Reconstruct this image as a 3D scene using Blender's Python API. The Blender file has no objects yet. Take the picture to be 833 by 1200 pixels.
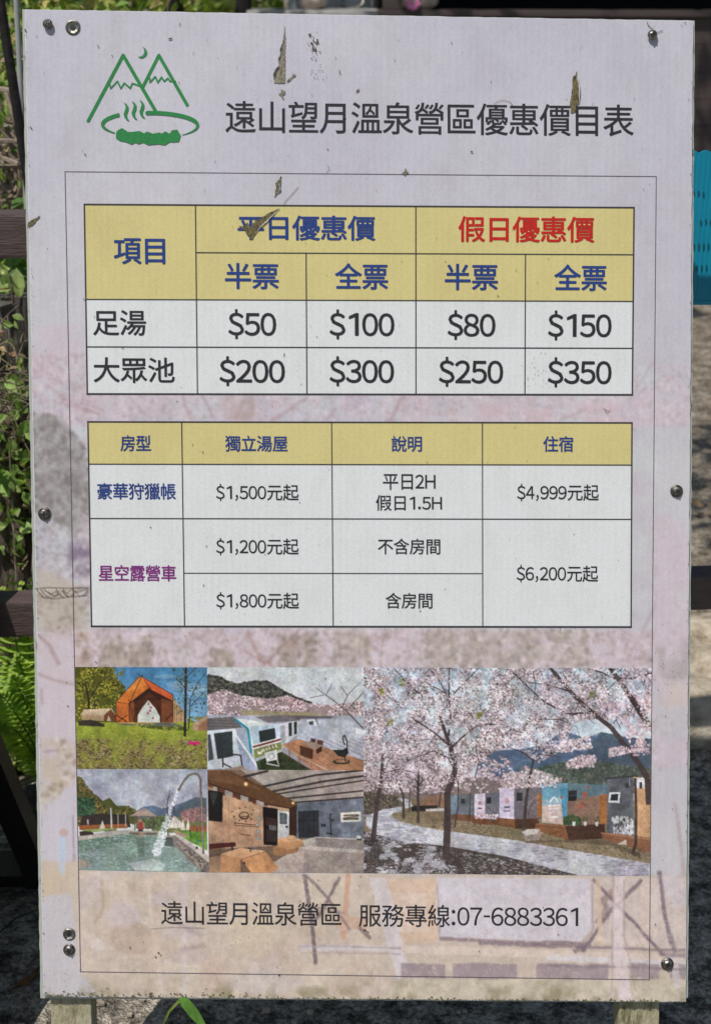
import bpy, bmesh, math, random
import numpy as np
from mathutils import Vector, Matrix
random.seed(7)
rng = np.random.default_rng(11)
SC = bpy.context.scene
COL = SC.collection

# ------------------------------------------------------------------ camera
CAM = np.array([-0.02167, -1.64492, 1.59582])
RW = np.array([[0.99997994, -0.00032781, 0.00632599],
               [-0.0060119, -0.36373718, 0.93148222],
               [0.00199565, -0.93150156, -0.36373186]])       # columns: right, down, forward
FPX, CX, CY = 1700.0, 416.5, 600.0
cd = bpy.data.cameras.new('camera')
cam = bpy.data.objects.new('camera', cd); COL.objects.link(cam)
cd.sensor_fit = 'VERTICAL'; cd.sensor_height = 36.0; cd.sensor_width = 36.0
cd.lens = 36.0 * FPX / 1200.0
cd.clip_start = 0.05; cd.clip_end = 500
cd.dof.use_dof = True; cd.dof.focus_distance = 1.99; cd.dof.aperture_fstop = 7.0
m = Matrix.Identity(4)
for i in range(3):
    m[i][0] = RW[i, 0]; m[i][1] = -RW[i, 1]; m[i][2] = -RW[i, 2]; m[i][3] = CAM[i]
cam.matrix_world = m
SC.camera = cam

# ------------------------------------------------------------------ light
SUN = np.array([-0.2748, -0.3723, 0.8865]); SUN /= np.linalg.norm(SUN)      # towards the sun
SUN_EL = math.asin(SUN[2]); SUN_AZ = math.atan2(SUN[0], SUN[1])             # azimuth clockwise from +Y
w = bpy.data.worlds.new('World'); SC.world = w; w.use_nodes = True
nt = w.node_tree
sky = nt.nodes.new('ShaderNodeTexSky'); sky.sky_type = 'NISHITA'; sky.sun_disc = False
sky.sun_elevation = SUN_EL; sky.sun_rotation = SUN_AZ
nt.links.new(sky.outputs[0], nt.nodes['Background'].inputs[0])
nt.nodes['Background'].inputs[1].default_value = 0.075
sd = bpy.data.lights.new('sun', 'SUN'); sd.energy = 3.45; sd.angle = math.radians(0.55); sd.color = (1.0, 0.955, 0.90)
so = bpy.data.objects.new('sun', sd); COL.objects.link(so)
so.rotation_euler = Vector(SUN).to_track_quat('Z', 'Y').to_euler()
so.location = (-2, -3, 6)
SC.view_settings.view_transform = 'Standard'; SC.view_settings.look = 'None'
SC.view_settings.exposure = 0.10; SC.view_settings.gamma = 1.0
SC.cycles.max_bounces = 6

# light arriving on the sign's face (radiance of a white diffuser, per channel): turns the colours
# seen in print into the albedo of the ink
ILL = np.array([0.89, 0.885, 0.91])

def lin(c):
    c = np.asarray(c, float) / 255.0
    return np.where(c <= 0.04045, c / 12.92, ((c + 0.055) / 1.055) ** 2.4)
def ink(c):
    return np.clip((lin(c) - 0.004) / ILL, 0.004, 0.88)

# ------------------------------------------------------------------ photo geometry
LEAN = math.radians(18.0)
UP = np.array([0, math.sin(LEAN), math.cos(LEAN)]); NB = np.array([0, -math.cos(LEAN), math.sin(LEAN)])
CEN = np.array([0, 0, 0.22]) + UP * 0.6775
def rays(px, py):
    px = np.asarray(px, float); py = np.asarray(py, float)
    d = np.stack([(px - CX) / FPX, (py - CY) / FPX, np.ones_like(px)], -1)
    return d @ RW.T
def onplane(px, py, P0, n):
    d = rays(px, py); s = ((np.asarray(P0) - CAM) @ np.asarray(n)) / (d @ np.asarray(n))
    return CAM + d * s[..., None]
def P(px, py, h=0.0):                      # a point of the sign's face, h metres in front of it
    return onplane(px, py, CEN, NB) + NB * h
def ground(px, py, z=0.0):
    return onplane(np.array(px), np.array(py), (0, 0, z), (0, 0, 1.0))
def aty(px, py, Y):
    return onplane(np.array(px), np.array(py), (0, Y, 0), (0, 1.0, 0))

# ------------------------------------------------------------------ object helpers
BASE = {}
def tag(o, label=None, cat=None, group=None, kind=None):
    if label: o['label'] = label
    if cat: o['category'] = cat
    if group: o['group'] = group
    if kind: o['kind'] = kind
    return o
def thing(name, label, cat, loc=(0, 0, 0), group=None):
    o = bpy.data.objects.new(name, None); COL.objects.link(o)
    o.location = loc; o.empty_display_size = 0.05
    BASE[o.name] = np.array(loc, float)
    return tag(o, label, cat, group)
def mesh_obj(name, verts, faces, mats, parent=None, smooth=False, fmat=None, cols=None, label=None, loc=None):
    """verts in world coordinates; made local to the parent's base (or to loc)"""
    v = np.asarray(verts, float).reshape(-1, 3)
    base = BASE[parent.name] if parent is not None else (np.array(loc, float) if loc is not None else np.zeros(3))
    me = bpy.data.meshes.new(name)
    v = v - base
    if isinstance(faces, np.ndarray) and faces.ndim == 2:
        n, k = faces.shape
        me.vertices.add(len(v)); me.vertices.foreach_set('co', v.astype(np.float32).ravel())
        me.loops.add(n * k); me.loops.foreach_set('vertex_index', faces.astype(np.int32).ravel())
        me.polygons.add(n); me.polygons.foreach_set('loop_start', np.arange(0, n * k, k, dtype=np.int32))
        me.update(calc_edges=True)
    else:
        me.from_pydata(v.tolist(), [], faces)
    for mm in (mats if isinstance(mats, (list, tuple)) else [mats]): me.materials.append(mm)
    if fmat is not None: me.polygons.foreach_set('material_index', np.asarray(fmat, np.int32))
    if smooth: me.polygons.foreach_set('use_smooth', np.ones(len(me.polygons), bool))
    if cols is not None:
        a = me.color_attributes.new('Col', 'FLOAT_COLOR', 'POINT')
        c = np.ones((len(v), 4), np.float32); c[:, :3] = cols
        a.data.foreach_set('color', c.ravel())
    me.validate(); me.update()
    o = bpy.data.objects.new(name, me); COL.objects.link(o)
    if parent is not None:
        o.parent = parent; BASE[o.name] = base
    else:
        o.location = base; BASE[o.name] = base
    if label: o['label'] = label
    return o

class MB:
    """collects shapes for ONE mesh"""
    def __init__(s): s.v = []; s.f = []; s.m = []; s.c = []
    def add(s, v, f, mi=0, col=None):
        b = len(s.v); s.v += [tuple(map(float, p)) for p in v]
        s.f += [tuple(int(b + i) for i in q) for q in f]; s.m += [mi] * len(f)
        s.c += [tuple(col) if col is not None else (1, 1, 1)] * len(v)
        return s
    def box(s, c, e, ax=None, mi=0, bev=0.0):
        """centre, half extents, axes rows"""
        bm = bmesh.new(); bmesh.ops.create_cube(bm, size=2.0)
        for q in bm.verts: q.co = Vector((q.co.x * e[0], q.co.y * e[1], q.co.z * e[2]))
        if bev > 0: bmesh.ops.bevel(bm, geom=list(bm.edges), offset=bev, segments=2, affect='EDGES', profile=0.6)
        bm.verts.index_update()
        A = np.eye(3) if ax is None else np.asarray(ax, float)
        v = [np.asarray(c) + np.array(q.co) @ A for q in bm.verts]
        s.add(v, [[q.index for q in f.verts] for f in bm.faces], mi); bm.free(); return s
    def beam(s, a, b, wx, wy, upv=(0, 0, 1), mi=0, bev=0.003):
        a = np.asarray(a, float); b = np.asarray(b, float); d = b - a; L = np.linalg.norm(d); d /= L
        x = np.cross(upv, d); x /= np.linalg.norm(x); y = np.cross(d, x)
        return s.box((a + b) / 2, (wx / 2, wy / 2, L / 2), np.array([x, y, d]), mi, bev)
    def tube(s, pts, rad, n=8, mi=0, jit=0.0, col=None):
        pts = np.asarray(pts, float); k = len(pts)
        rad = np.broadcast_to(np.asarray(rad, float), (k,))
        t = np.gradient(pts, axis=0); t /= np.linalg.norm(t, axis=1)[:, None] + 1e-9
        ref = np.array([0, 0, 1.0]) if abs(t[0][2]) < 0.9 else np.array([1.0, 0, 0])
        v = []
        for i in range(k):
            x = np.cross(ref, t[i]); x /= np.linalg.norm(x) + 1e-9; y = np.cross(t[i], x)
            for j in range(n):
                a = 2 * math.pi * j / n; r = rad[i] * (1 + (random.uniform(-jit, jit) if jit else 0))
                v.append(pts[i] + r * (math.cos(a) * x + math.sin(a) * y))
        f = [[i * n + j, i * n + (j + 1) % n, (i + 1) * n + (j + 1) % n, (i + 1) * n + j] for i in range(k - 1) for j in range(n)]
        f += [list(range(n))[::-1], list(range((k - 1) * n, k * n))]
        return s.add(v, f, mi, col)
    def leaf(s, p, d, nrm, L, W, col, bend=0.25, mi=0, fold=0.18):
        d = np.asarray(d, float); d /= np.linalg.norm(d) + 1e-9
        x = np.cross(d, nrm); x /= np.linalg.norm(x) + 1e-9; n = np.cross(x, d)
        p = np.asarray(p, float)
        prof = [(0, 0.0), (0.3, 0.85), (0.6, 0.9), (1.0, 0.0)]
        v = []
        for u, q in prof:
            c = p + d * L * u - n * bend * L * u * u
            if q == 0: v.append(c)
            else: v += [c - x * W / 2 * q + n * fold * W * q, c, c + x * W / 2 * q + n * fold * W * q]
        f = [(0, 2, 1), (0, 3, 2), (1, 2, 5, 4), (2, 3, 6, 5), (4, 5, 7), (5, 6, 7)]
        return s.add(v, f, mi, col)
    def build(s, name, mats, parent=None, smooth=False, label=None, loc=None, cols=False):
        return mesh_obj(name, s.v, s.f, mats, parent, smooth, s.m, np.array(s.c) if cols else None, label, loc)

# ------------------------------------------------------------------ materials
def newmat(name):
    mt = bpy.data.materials.new(name); mt.use_nodes = True
    return mt, mt.node_tree, mt.node_tree.nodes['Principled BSDF']
def N(nt, t, **kw):
    n = nt.nodes.new(t)
    for k, v in kw.items():
        if hasattr(n, k): setattr(n, k, v)
        else: n.inputs[k.replace('_', ' ')].default_value = v
    return n
def ramp(nt, fac, stops):
    r = nt.nodes.new('ShaderNodeValToRGB'); e = r.color_ramp.elements
    while len(e) < len(stops): e.new(0.5)
    for q, (p, c) in zip(e, stops): q.position = p; q.color = (*c, 1)
    nt.links.new(fac, r.inputs[0]); return r.outputs[0]
def noisy(name, c1, c2, scale=20, rough=0.7, detail=6, stretch=(1, 1, 1), bump=0.0, bscale=None, metal=0.0, lo=0.35, hi=0.65, spec=0.4, c3=None):
    mt, nt, b = newmat(name)
    tc = N(nt, 'ShaderNodeTexCoord'); mp = N(nt, 'ShaderNodeMapping'); mp.inputs['Scale'].default_value = stretch
    nt.links.new(tc.outputs['Object'], mp.inputs[0])
    no = N(nt, 'ShaderNodeTexNoise'); no.inputs['Scale'].default_value = scale; no.inputs['Detail'].default_value = detail
    no.inputs['Roughness'].default_value = 0.65
    nt.links.new(mp.outputs[0], no.inputs['Vector'])
    st = [(lo, c1), (hi, c2)] if c3 is None else [(lo, c1), ((lo + hi) / 2, c2), (hi, c3)]
    nt.links.new(ramp(nt, no.outputs['Fac'], st), b.inputs['Base Color'])
    b.inputs['Roughness'].default_value = rough; b.inputs['Metallic'].default_value = metal
    b.inputs['Specular IOR Level'].default_value = spec
    if bump:
        n2 = N(nt, 'ShaderNodeTexNoise'); n2.inputs['Scale'].default_value = bscale or scale * 2; n2.inputs['Detail'].default_value = 8
        nt.links.new(mp.outputs[0], n2.inputs['Vector'])
        bp = N(nt, 'ShaderNodeBump'); bp.inputs['Strength'].default_value = bump; bp.inputs['Distance'].default_value = 0.01
        nt.links.new(n2.outputs['Fac'], bp.inputs['Height']); nt.links.new(bp.outputs[0], b.inputs['Normal'])
    return mt
def sheet_bump(nt, b, strength=0.10):
    """fine upright flutes of the corrugated plastic and the vinyl's unevenness"""
    tc = N(nt, 'ShaderNodeTexCoord')
    wv = N(nt, 'ShaderNodeTexWave'); wv.wave_type = 'BANDS'; wv.bands_direction = 'X'
    wv.inputs['Scale'].default_value = 34.0; wv.inputs['Distortion'].default_value = 0.6; wv.inputs['Detail'].default_value = 2
    wv.inputs['Detail Scale'].default_value = 0.5
    no = N(nt, 'ShaderNodeTexNoise'); no.inputs['Scale'].default_value = 300; no.inputs['Detail'].default_value = 4
    n3 = N(nt, 'ShaderNodeTexNoise'); n3.inputs['Scale'].default_value = 5; n3.inputs['Detail'].default_value = 2
    for q in (wv, no, n3): nt.links.new(tc.outputs['Object'], q.inputs['Vector'])
    a = N(nt, 'ShaderNodeMath', operation='MULTIPLY_ADD'); a.inputs[1].default_value = 0.10
    nt.links.new(no.outputs['Fac'], a.inputs[0]); nt.links.new(wv.outputs['Fac'], a.inputs[2])
    a2 = N(nt, 'ShaderNodeMath', operation='MULTIPLY_ADD'); a2.inputs[1].default_value = 14.0
    nt.links.new(n3.outputs['Fac'], a2.inputs[0]); nt.links.new(a.outputs[0], a2.inputs[2])
    bp = N(nt, 'ShaderNodeBump'); bp.inputs['Strength'].default_value = strength; bp.inputs['Distance'].default_value = 0.0011
    nt.links.new(a2.outputs[0], bp.inputs['Height']); nt.links.new(bp.outputs[0], b.inputs['Normal'])
    return tc
def print_mat(name, base=None, grain=0.10, attr=False, rough=0.55):
    """printed vinyl: base colour or the painted 'Col' attribute, slightly mottled by dirt"""
    mt, nt, b = newmat(name)
    tc = sheet_bump(nt, b)
    if attr:
        at = N(nt, 'ShaderNodeAttribute'); at.attribute_name = 'Col'; src = at.outputs['Color']
    else:
        rg = N(nt, 'ShaderNodeRGB'); rg.outputs[0].default_value = (*base, 1); src = rg.outputs[0]
    no = N(nt, 'ShaderNodeTexNoise'); no.inputs['Scale'].default_value = 420; no.inputs['Detail'].default_value = 3
    n2 = N(nt, 'ShaderNodeTexNoise'); n2.inputs['Scale'].default_value = 22; n2.inputs['Detail'].default_value = 7; n2.inputs['Roughness'].default_value = 0.7
    mp = N(nt, 'ShaderNodeMapping'); mp.inputs['Scale'].default_value = (1, 1, 0.35)
    nt.links.new(tc.outputs['Object'], mp.inputs[0]); nt.links.new(mp.outputs[0], n2.inputs['Vector'])
    nt.links.new(tc.outputs['Object'], no.inputs['Vector'])
    r1 = ramp(nt, no.outputs['Fac'], [(0.3, (1 - grain,) * 3), (0.6, (1, 1, 1))])
    r2 = ramp(nt, n2.outputs['Fac'], [(0.25, (1 - grain * 0.8, 1 - grain * 0.9, 1 - grain * 1.1)), (0.55, (1, 1, 1))])
    m1 = N(nt, 'ShaderNodeMixRGB', blend_type='MULTIPLY'); m1.inputs[0].default_value = 1
    m2 = N(nt, 'ShaderNodeMixRGB', blend_type='MULTIPLY'); m2.inputs[0].default_value = 1
    nt.links.new(src, m1.inputs[1]); nt.links.new(r1, m1.inputs[2])
    nt.links.new(m1.outputs[0], m2.inputs[1]); nt.links.new(r2, m2.inputs[2])
    nt.links.new(m2.outputs[0], b.inputs['Base Color'])
    b.inputs['Roughness'].default_value = rough; b.inputs['Specular IOR Level'].default_value = 0.25
    return mt
def leaf_mat(name, trans=0.35, rough=0.5):
    mt, nt, b = newmat(name)
    at = N(nt, 'ShaderNodeAttribute'); at.attribute_name = 'Col'
    tc = N(nt, 'ShaderNodeTexCoord'); no = N(nt, 'ShaderNodeTexNoise'); no.inputs['Scale'].default_value = 60
    nt.links.new(tc.outputs['Object'], no.inputs['Vector'])
    mx = N(nt, 'ShaderNodeMixRGB', blend_type='MULTIPLY'); mx.inputs[0].default_value = 1
    nt.links.new(at.outputs['Color'], mx.inputs[1])
    nt.links.new(ramp(nt, no.outputs['Fac'], [(0.3, (.85, .85, .8)), (0.7, (1.5, 1.5, 1.4))]), mx.inputs[2])
    nt.links.new(mx.outputs[0], b.inputs['Base Color']); b.inputs['Roughness'].default_value = rough
    b.inputs['Specular IOR Level'].default_value = 0.35
    tr = N(nt, 'ShaderNodeBsdfTranslucent'); hs = N(nt, 'ShaderNodeMixRGB', blend_type='MULTIPLY'); hs.inputs[0].default_value = 1
    hs.inputs[2].default_value = (1.5, 1.6, 0.6, 1)
    nt.links.new(mx.outputs[0], hs.inputs[1]); nt.links.new(hs.outputs[0], tr.inputs[0])
    ms = N(nt, 'ShaderNodeMixShader'); ms.inputs[0].default_value = trans
    nt.links.new(b.outputs[0], ms.inputs[1]); nt.links.new(tr.outputs[0], ms.inputs[2])
    nt.links.new(ms.outputs[0], nt.nodes['Material Output'].inputs[0])
    return mt

M = {}
M['sheet'] = print_mat('plastic_sheet', (0.66, 0.66, 0.68))
M['backing'] = noisy('pvc_backing', (.10, .11, .08), (.36, .385, .34), 55, 0.6, stretch=(1, 1, .4), lo=.30, hi=.42)
M['print'] = print_mat('printed_vinyl', attr=True)
M['photo'] = print_mat('printed_photo_ink', attr=True, grain=0.16, rough=0.5)
M['cell'] = print_mat('table_white', ink((205, 207, 208)), 0.10)
M['head'] = print_mat('table_yellow', ink((196, 184, 127)), 0.10)
M['black'] = print_mat('ink_black', ink((47, 46, 50)), 0.25)
M['line'] = print_mat('ink_line', ink((62, 60, 62)), 0.25)
M['thin'] = print_mat('ink_thin_line', ink((98, 90, 98)), 0.25)
M['blue'] = print_mat('ink_blue', ink((40, 62, 124)), 0.2)
M['red'] = print_mat('ink_red', ink((181, 36, 30)), 0.2)
M['purple'] = print_mat('ink_purple', ink((124, 44, 118)), 0.2)
M['green'] = print_mat('ink_green', ink((44, 124, 68)), 0.22)
M['torn'] = noisy('torn_core', ink((92, 86, 72)), ink((156, 149, 132)), 240, 0.9, stretch=(2.2, 1, .5), bump=0.5, bscale=400)
M['torn_olive'] = noisy('torn_mossy', ink((58, 54, 38)), ink((132, 122, 88)), 260, 0.9, stretch=(2.2, 1, .6), bump=0.5, bscale=400)
M['moss'] = noisy('edge_moss', (.05, .05, .02), (.20, .185, .09), 120, 0.95)
M['speck'] = noisy('dirt', ink((50, 42, 34)), ink((108, 96, 82)), 90, 0.9)
M['steel'] = noisy('screw_steel', (.10, .095, .08), (.30, .285, .25), 200, 0.40, metal=1.0, bump=.15)
M['steel_dark'] = noisy('screw_recess', (.010, .010, .009), (.03, .03, .026), 200, 0.5)
M['post'] = noisy('mossy_timber', (.085, .088, .035), (.33, .30, .19), 9, 0.85, stretch=(9, 9, 1), bump=.5, bscale=30, c3=(.40, .37, .26), lo=.3, hi=.7)
M['rail'] = noisy('brown_painted_timber', (.072, .048, .044), (.115, .084, .080), 14, 0.42, stretch=(1, 10, 10), bump=.25, bscale=40, spec=0.5)
M['bark'] = noisy('bark', (.035, .026, .018), (.20, .155, .115), 16, 0.95, stretch=(4, 4, .7), bump=1.0, bscale=30)
M['oldwood'] = noisy('old_grey_wood', (.035, .030, .026), (.16, .14, .125), 14, 0.9, stretch=(7, 7, .8), bump=.7, bscale=30)
M['trunk'] = noisy('dark_trunk', (.006, .005, .004), (.018, .014, .012), 20, 0.8, bump=.4)
M['twig'] = noisy('dry_twig', (.13, .095, .065), (.36, .29, .22), 30, 0.85, bump=.3)
M['vine'] = noisy('vine_stem', (.07, .045, .03), (.22, .15, .10), 30, 0.85)
M['leaf'] = leaf_mat('leaf')
M['fern'] = leaf_mat('fern_leaf', 0.45, 0.5)
M['steelblack'] = noisy('black_steel', (.004, .004, .0045), (.008, .008, .009), 30, 0.42, spec=0.5, bump=.05)
M['teal'] = noisy('turquoise_plastic', (.0, .25, .38), (.0, .30, .44), 8, 0.42, spec=.5)
M['slot'] = noisy('slot_dark', (.004, .075, .115), (.006, .10, .15), 20, 0.7)
M['wall'] = noisy('brown_boards', (.066, .048, .044), (.082, .062, .057), 3, 0.6, stretch=(.6, 1, 12), bump=.2)
M['darkroom'] = noisy('dark_interior', (.006, .006, .006), (.013, .012, .012), 3, 0.9)  # near-black colour stands in for the shade inside the hut
M['concrete'] = noisy('pale_concrete', (.28, .27, .25), (.46, .44, .41), 14, 0.9, bump=.4)
M['cabinet'] = noisy('grey_paint', (.36, .37, .36), (.46, .47, .46), 5, 0.45)
M['stone'] = noisy('tan_stone', (.16, .13, .09), (.42, .355, .265), 26, 0.9, bump=1.0, bscale=60, c3=(.60, .54, .43), detail=12, lo=.3, hi=.72)
M['pebble'] = noisy('pebble', (.36, .29, .23), (.56, .48, .40), 20, 0.75, bump=.2)
M['pink'] = noisy('pink_petal', (.75, .18, .42), (.85, .30, .55), 40, 0.6)
M['drygrass'] = leaf_mat('dry_litter', 0.15, 0.8)

def ground_mat(name, cols, scale, bump, spk=None):
    mt, nt, b = newmat(name)
    tc = N(nt, 'ShaderNodeTexCoord')
    n1 = N(nt, 'ShaderNodeTexNoise'); n1.inputs['Scale'].default_value = scale; n1.inputs['Detail'].default_value = 10; n1.inputs['Roughness'].default_value = 0.72
    n2 = N(nt, 'ShaderNodeTexNoise'); n2.inputs['Scale'].default_value = scale * 5; n2.inputs['Detail'].default_value = 4
    vo = N(nt, 'ShaderNodeTexVoronoi'); vo.inputs['Scale'].default_value = scale * 9
    for q in (n1, n2, vo): nt.links.new(tc.outputs['Object'], q.inputs['Vector'])
    base = ramp(nt, n1.outputs['Fac'], cols)
    mx = N(nt, 'ShaderNodeMixRGB', blend_type='MULTIPLY'); mx.inputs[0].default_value = 1
    nt.links.new(base, mx.inputs[1])
    nt.links.new(ramp(nt, n2.outputs['Fac'], [(0.35, (.45, .45, .45)), (0.6, (1.1, 1.1, 1.1))]), mx.inputs[2])
    nt.links.new(mx.outputs[0], b.inputs['Base Color']); b.inputs['Roughness'].default_value = 0.9
    b.inputs['Specular IOR Level'].default_value = 0.2
    ad = N(nt, 'ShaderNodeMath', operation='MULTIPLY_ADD'); ad.inputs[1].default_value = 0.6
    nt.links.new(vo.outputs['Distance'], ad.inputs[0]); nt.links.new(n1.outputs['Fac'], ad.inputs[2])
    bp = N(nt, 'ShaderNodeBump'); bp.inputs['Strength'].default_value = bump; bp.inputs['Distance'].default_value = 0.012
    nt.links.new(ad.outputs[0], bp.inputs['Height']); nt.links.new(bp.outputs[0], b.inputs['Normal'])
    return mt
M['paving'] = ground_mat('worn_concrete', [(.37, (.075, .063, .05)), (.46, (.26, .23, .185)), (.53, (.50, .445, .36)), (.65, (.70, .63, .52))], 26, 0.9)
M['soil'] = ground_mat('sandy_soil', [(.34, (.09, .074, .055)), (.48, (.27, .225, .17)), (.62, (.44, .385, .305))], 14, 1.0)
M['bed'] = ground_mat('dark_leaf_mould', [(.35, (.018, .013, .009)), (.55, (.06, .045, .03)), (.72, (.16, .125, .085))], 22, 1.0)

# ------------------------------------------------------------------ 2D print painter (numpy): pictures printed on the sign
def vnoise(h, w, cell, seed, octaves=4):
    r = np.random.default_rng(seed); out = np.zeros((h, w)); amp = 1.0; tot = 0
    for o in range(octaves):
        gh = max(2, int(h / cell) + 2); gw = max(2, int(w / cell) + 2)
        g = r.random((gh + 1, gw + 1))
        y = np.linspace(0, gh - 1.001, h); x = np.linspace(0, gw - 1.001, w)
        yi = y.astype(int); xi = x.astype(int); fy = (y - yi)[:, None]; fx = (x - xi)[None]
        fy = fy * fy * (3 - 2 * fy); fx = fx * fx * (3 - 2 * fx)
        a = g[yi][:, xi]; b = g[yi][:, xi + 1]; c = g[yi + 1][:, xi]; d = g[yi + 1][:, xi + 1]
        out += amp * ((a * (1 - fx) + b * fx) * (1 - fy) + (c * (1 - fx) + d * fx) * fy)
        tot += amp; amp *= 0.55; cell = max(1.0, cell / 2)
    return out / tot
class Print:
    """canvas over target rectangle x0..x1,y0..y1; strokes are given in zoomed pixels (ox, oy, k)"""
    def __init__(s, x0, y0, x1, y1, res, o=(0, 0, 1.0), ss=2):
        s.x0, s.y0, s.x1, s.y1 = x0, y0, x1, y1; s.ss = ss; s.o = o
        s.w = int(round((x1 - x0) * res)); s.h = int(round((y1 - y0) * res)); s.r = res * ss
        s.W, s.H = s.w * ss, s.h * ss
        s.im = np.zeros((s.H, s.W, 3)) + 200.0
        s.u = s.r / o[2]                                  # canvas px per zoom px
    def q(s, p):
        p = np.asarray(p, float)
        return (p / s.o[2] + np.array([s.o[0] - s.x0, s.o[1] - s.y0])) * s.r
    def mask(s, pts):
        p = s.q(pts); a = np.floor(p.min(0)).astype(int); b = np.ceil(p.max(0)).astype(int) + 1
        a = np.maximum(a, 0); b = np.minimum(b, [s.W, s.H])
        if (b <= a).any(): return None
        X, Y = np.meshgrid(np.arange(a[0], b[0]) + .5, np.arange(a[1], b[1]) + .5)
        ins = np.zeros(X.shape, bool); n = len(p)
        for i in range(n):
            x1, y1 = p[i]; x2, y2 = p[(i + 1) % n]
            if y1 == y2: continue
            c = ((y1 > Y) != (y2 > Y)) & (X < (x2 - x1) * (Y - y1) / (y2 - y1) + x1)
            ins ^= c
        return ins, (slice(a[1], b[1]), slice(a[0], b[0]))
    def poly(s, pts, col, a=1.0):
        r = s.mask(pts)
        if r is None: return
        m_, sl = r; v = s.im[sl]
        col = np.asarray(col, float)
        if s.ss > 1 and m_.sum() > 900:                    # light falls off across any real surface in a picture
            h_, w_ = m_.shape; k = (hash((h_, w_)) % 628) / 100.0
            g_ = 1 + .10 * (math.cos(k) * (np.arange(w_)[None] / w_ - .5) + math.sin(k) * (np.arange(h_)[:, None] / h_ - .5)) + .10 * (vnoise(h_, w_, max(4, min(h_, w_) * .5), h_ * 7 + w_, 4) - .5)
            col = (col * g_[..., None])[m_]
        v[m_] = v[m_] * (1 - a) + col * a
    def line(s, pts, w, col, a=1.0, w2=None):
        w2 = w if w2 is None else w2; n = len(pts) - 1
        for i in range(n):
            p, q = np.array(pts[i], float), np.array(pts[i + 1], float); d = q - p; L = np.hypot(*d)
            if L < 1e-6: continue
            nn = np.array([-d[1], d[0]]) / L; wa = w + (w2 - w) * i / n; wb = w + (w2 - w) * (i + 1) / n
            s.poly([p + nn * wa / 2, q + nn * wb / 2, q - nn * wb / 2, p - nn * wa / 2], col, a)
    def ell(s, c, rx, ry, col, a=1.0, n=14):
        t = np.arange(n) * 2 * math.pi / n
        s.poly(np.c_[c[0] + rx * np.cos(t), c[1] + ry * np.sin(t)], col, a)
    def grad(s, y0, y1, c0, c1):
        Y = (np.arange(s.H) + .5); a = s.q((0, y0))[1]; b = s.q((0, y1))[1]
        t = np.clip((Y - a) / (b - a), 0, 1)[:, None]; sel = (Y >= a) & (Y <= b)
        s.im[sel] = (np.asarray(c0, float) * (1 - t) + np.asarray(c1, float) * t)[sel][:, None, :]
    def mott(s, pts, cell, amp, seed, tint=(1, 1, 1)):
        """multiplies a region by cloudy noise"""
        r = s.mask(pts)
        if r is None: return
        m_, sl = r; n = vnoise(*m_.shape, max(2, cell * s.u), seed)
        n = (n - n.mean()) / (n.std() + 1e-6)
        v = s.im[sl]; f = 1 + (amp * n)[..., None] * np.asarray(tint)
        v[m_] = np.clip(v * f, 0, 255)[m_]
    def spray(s, pts, n, rmin, rmax, cols, seed, a=1.0, flat=1.0, density=None):
        """n leaf- or petal-sized dots inside a polygon, clumped by noise"""
        if s.ss > 1: n = int(n * 2.1); rmin *= .62; rmax *= .68
        r = s.mask(pts)
        if r is None: return
        m_, sl = r; rr = np.random.default_rng(seed)
        pr = m_.astype(float)
        if density: pr *= np.clip((vnoise(*m_.shape, density * s.u, seed + 1, 3) - 0.38) * 4, 0, 1)
        pr = pr.ravel(); pr /= pr.sum()
        idx = rr.choice(pr.size, n, p=pr); ys, xs = np.unravel_index(idx, m_.shape)
        ys = ys + sl[0].start; xs = xs + sl[1].start; cols = np.asarray(cols, float)
        for x, y in zip(xs, ys):
            R = rr.uniform(rmin, rmax) * s.u; Ry = max(.5, R * flat)
            c = cols[rr.integers(len(cols))] * rr.uniform(.88, 1.1)
            xa, xb = int(max(0, x - R)), int(min(s.W, x + R + 1)); ya, yb = int(max(0, y - Ry)), int(min(s.H, y + Ry + 1))
            if xb <= xa or yb <= ya: continue
            v = s.im[ya:yb, xa:xb]
            if R < 1.6: v[:] = v * (1 - a) + c * a
            else:
                X, Y = np.meshgrid(np.arange(xa, xb) - x, np.arange(ya, yb) - y)
                k = (X / R) ** 2 + (Y / Ry) ** 2 <= 1; v[k] = v[k] * (1 - a) + c * a
    def blur(s, n):
        for _ in range(n):
            p = np.pad(s.im, ((1, 1), (1, 1), (0, 0)), 'edge')
            s.im = (p[:-2, 1:-1] + p[2:, 1:-1] + p[1:-1, :-2] + p[1:-1, 2:] + 2 * p[1:-1, 1:-1]) / 6
    def out(s):
        return np.clip(s.im.reshape(s.h, s.ss, s.w, s.ss, 3).mean((1, 3)), 4, 250)
def print_grid(name, img, quad, h, mat, parent, label=None):
    """lays a painted print as a fine mesh on the sign; quad = TL, TR, BR, BL in photo pixels"""
    H, W = img.shape[:2]
    u = np.linspace(0, 1, W)[None, :]; v = np.linspace(0, 1, H)[:, None]
    q = np.asarray(quad, float)
    XY = [(q[0, k] * (1 - u) + q[1, k] * u) * (1 - v) + (q[3, k] * (1 - u) + q[2, k] * u) * v for k in (0, 1)]
    pts = P(XY[0], XY[1], h).reshape(-1, 3)
    i = np.arange(H * W).reshape(H, W)
    f = np.stack([i[:-1, :-1], i[1:, :-1], i[1:, 1:], i[:-1, 1:]], -1).reshape(-1, 4)
    return mesh_obj(name, pts, f, mat, parent, cols=ink(img).reshape(-1, 3), label=label)
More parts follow.
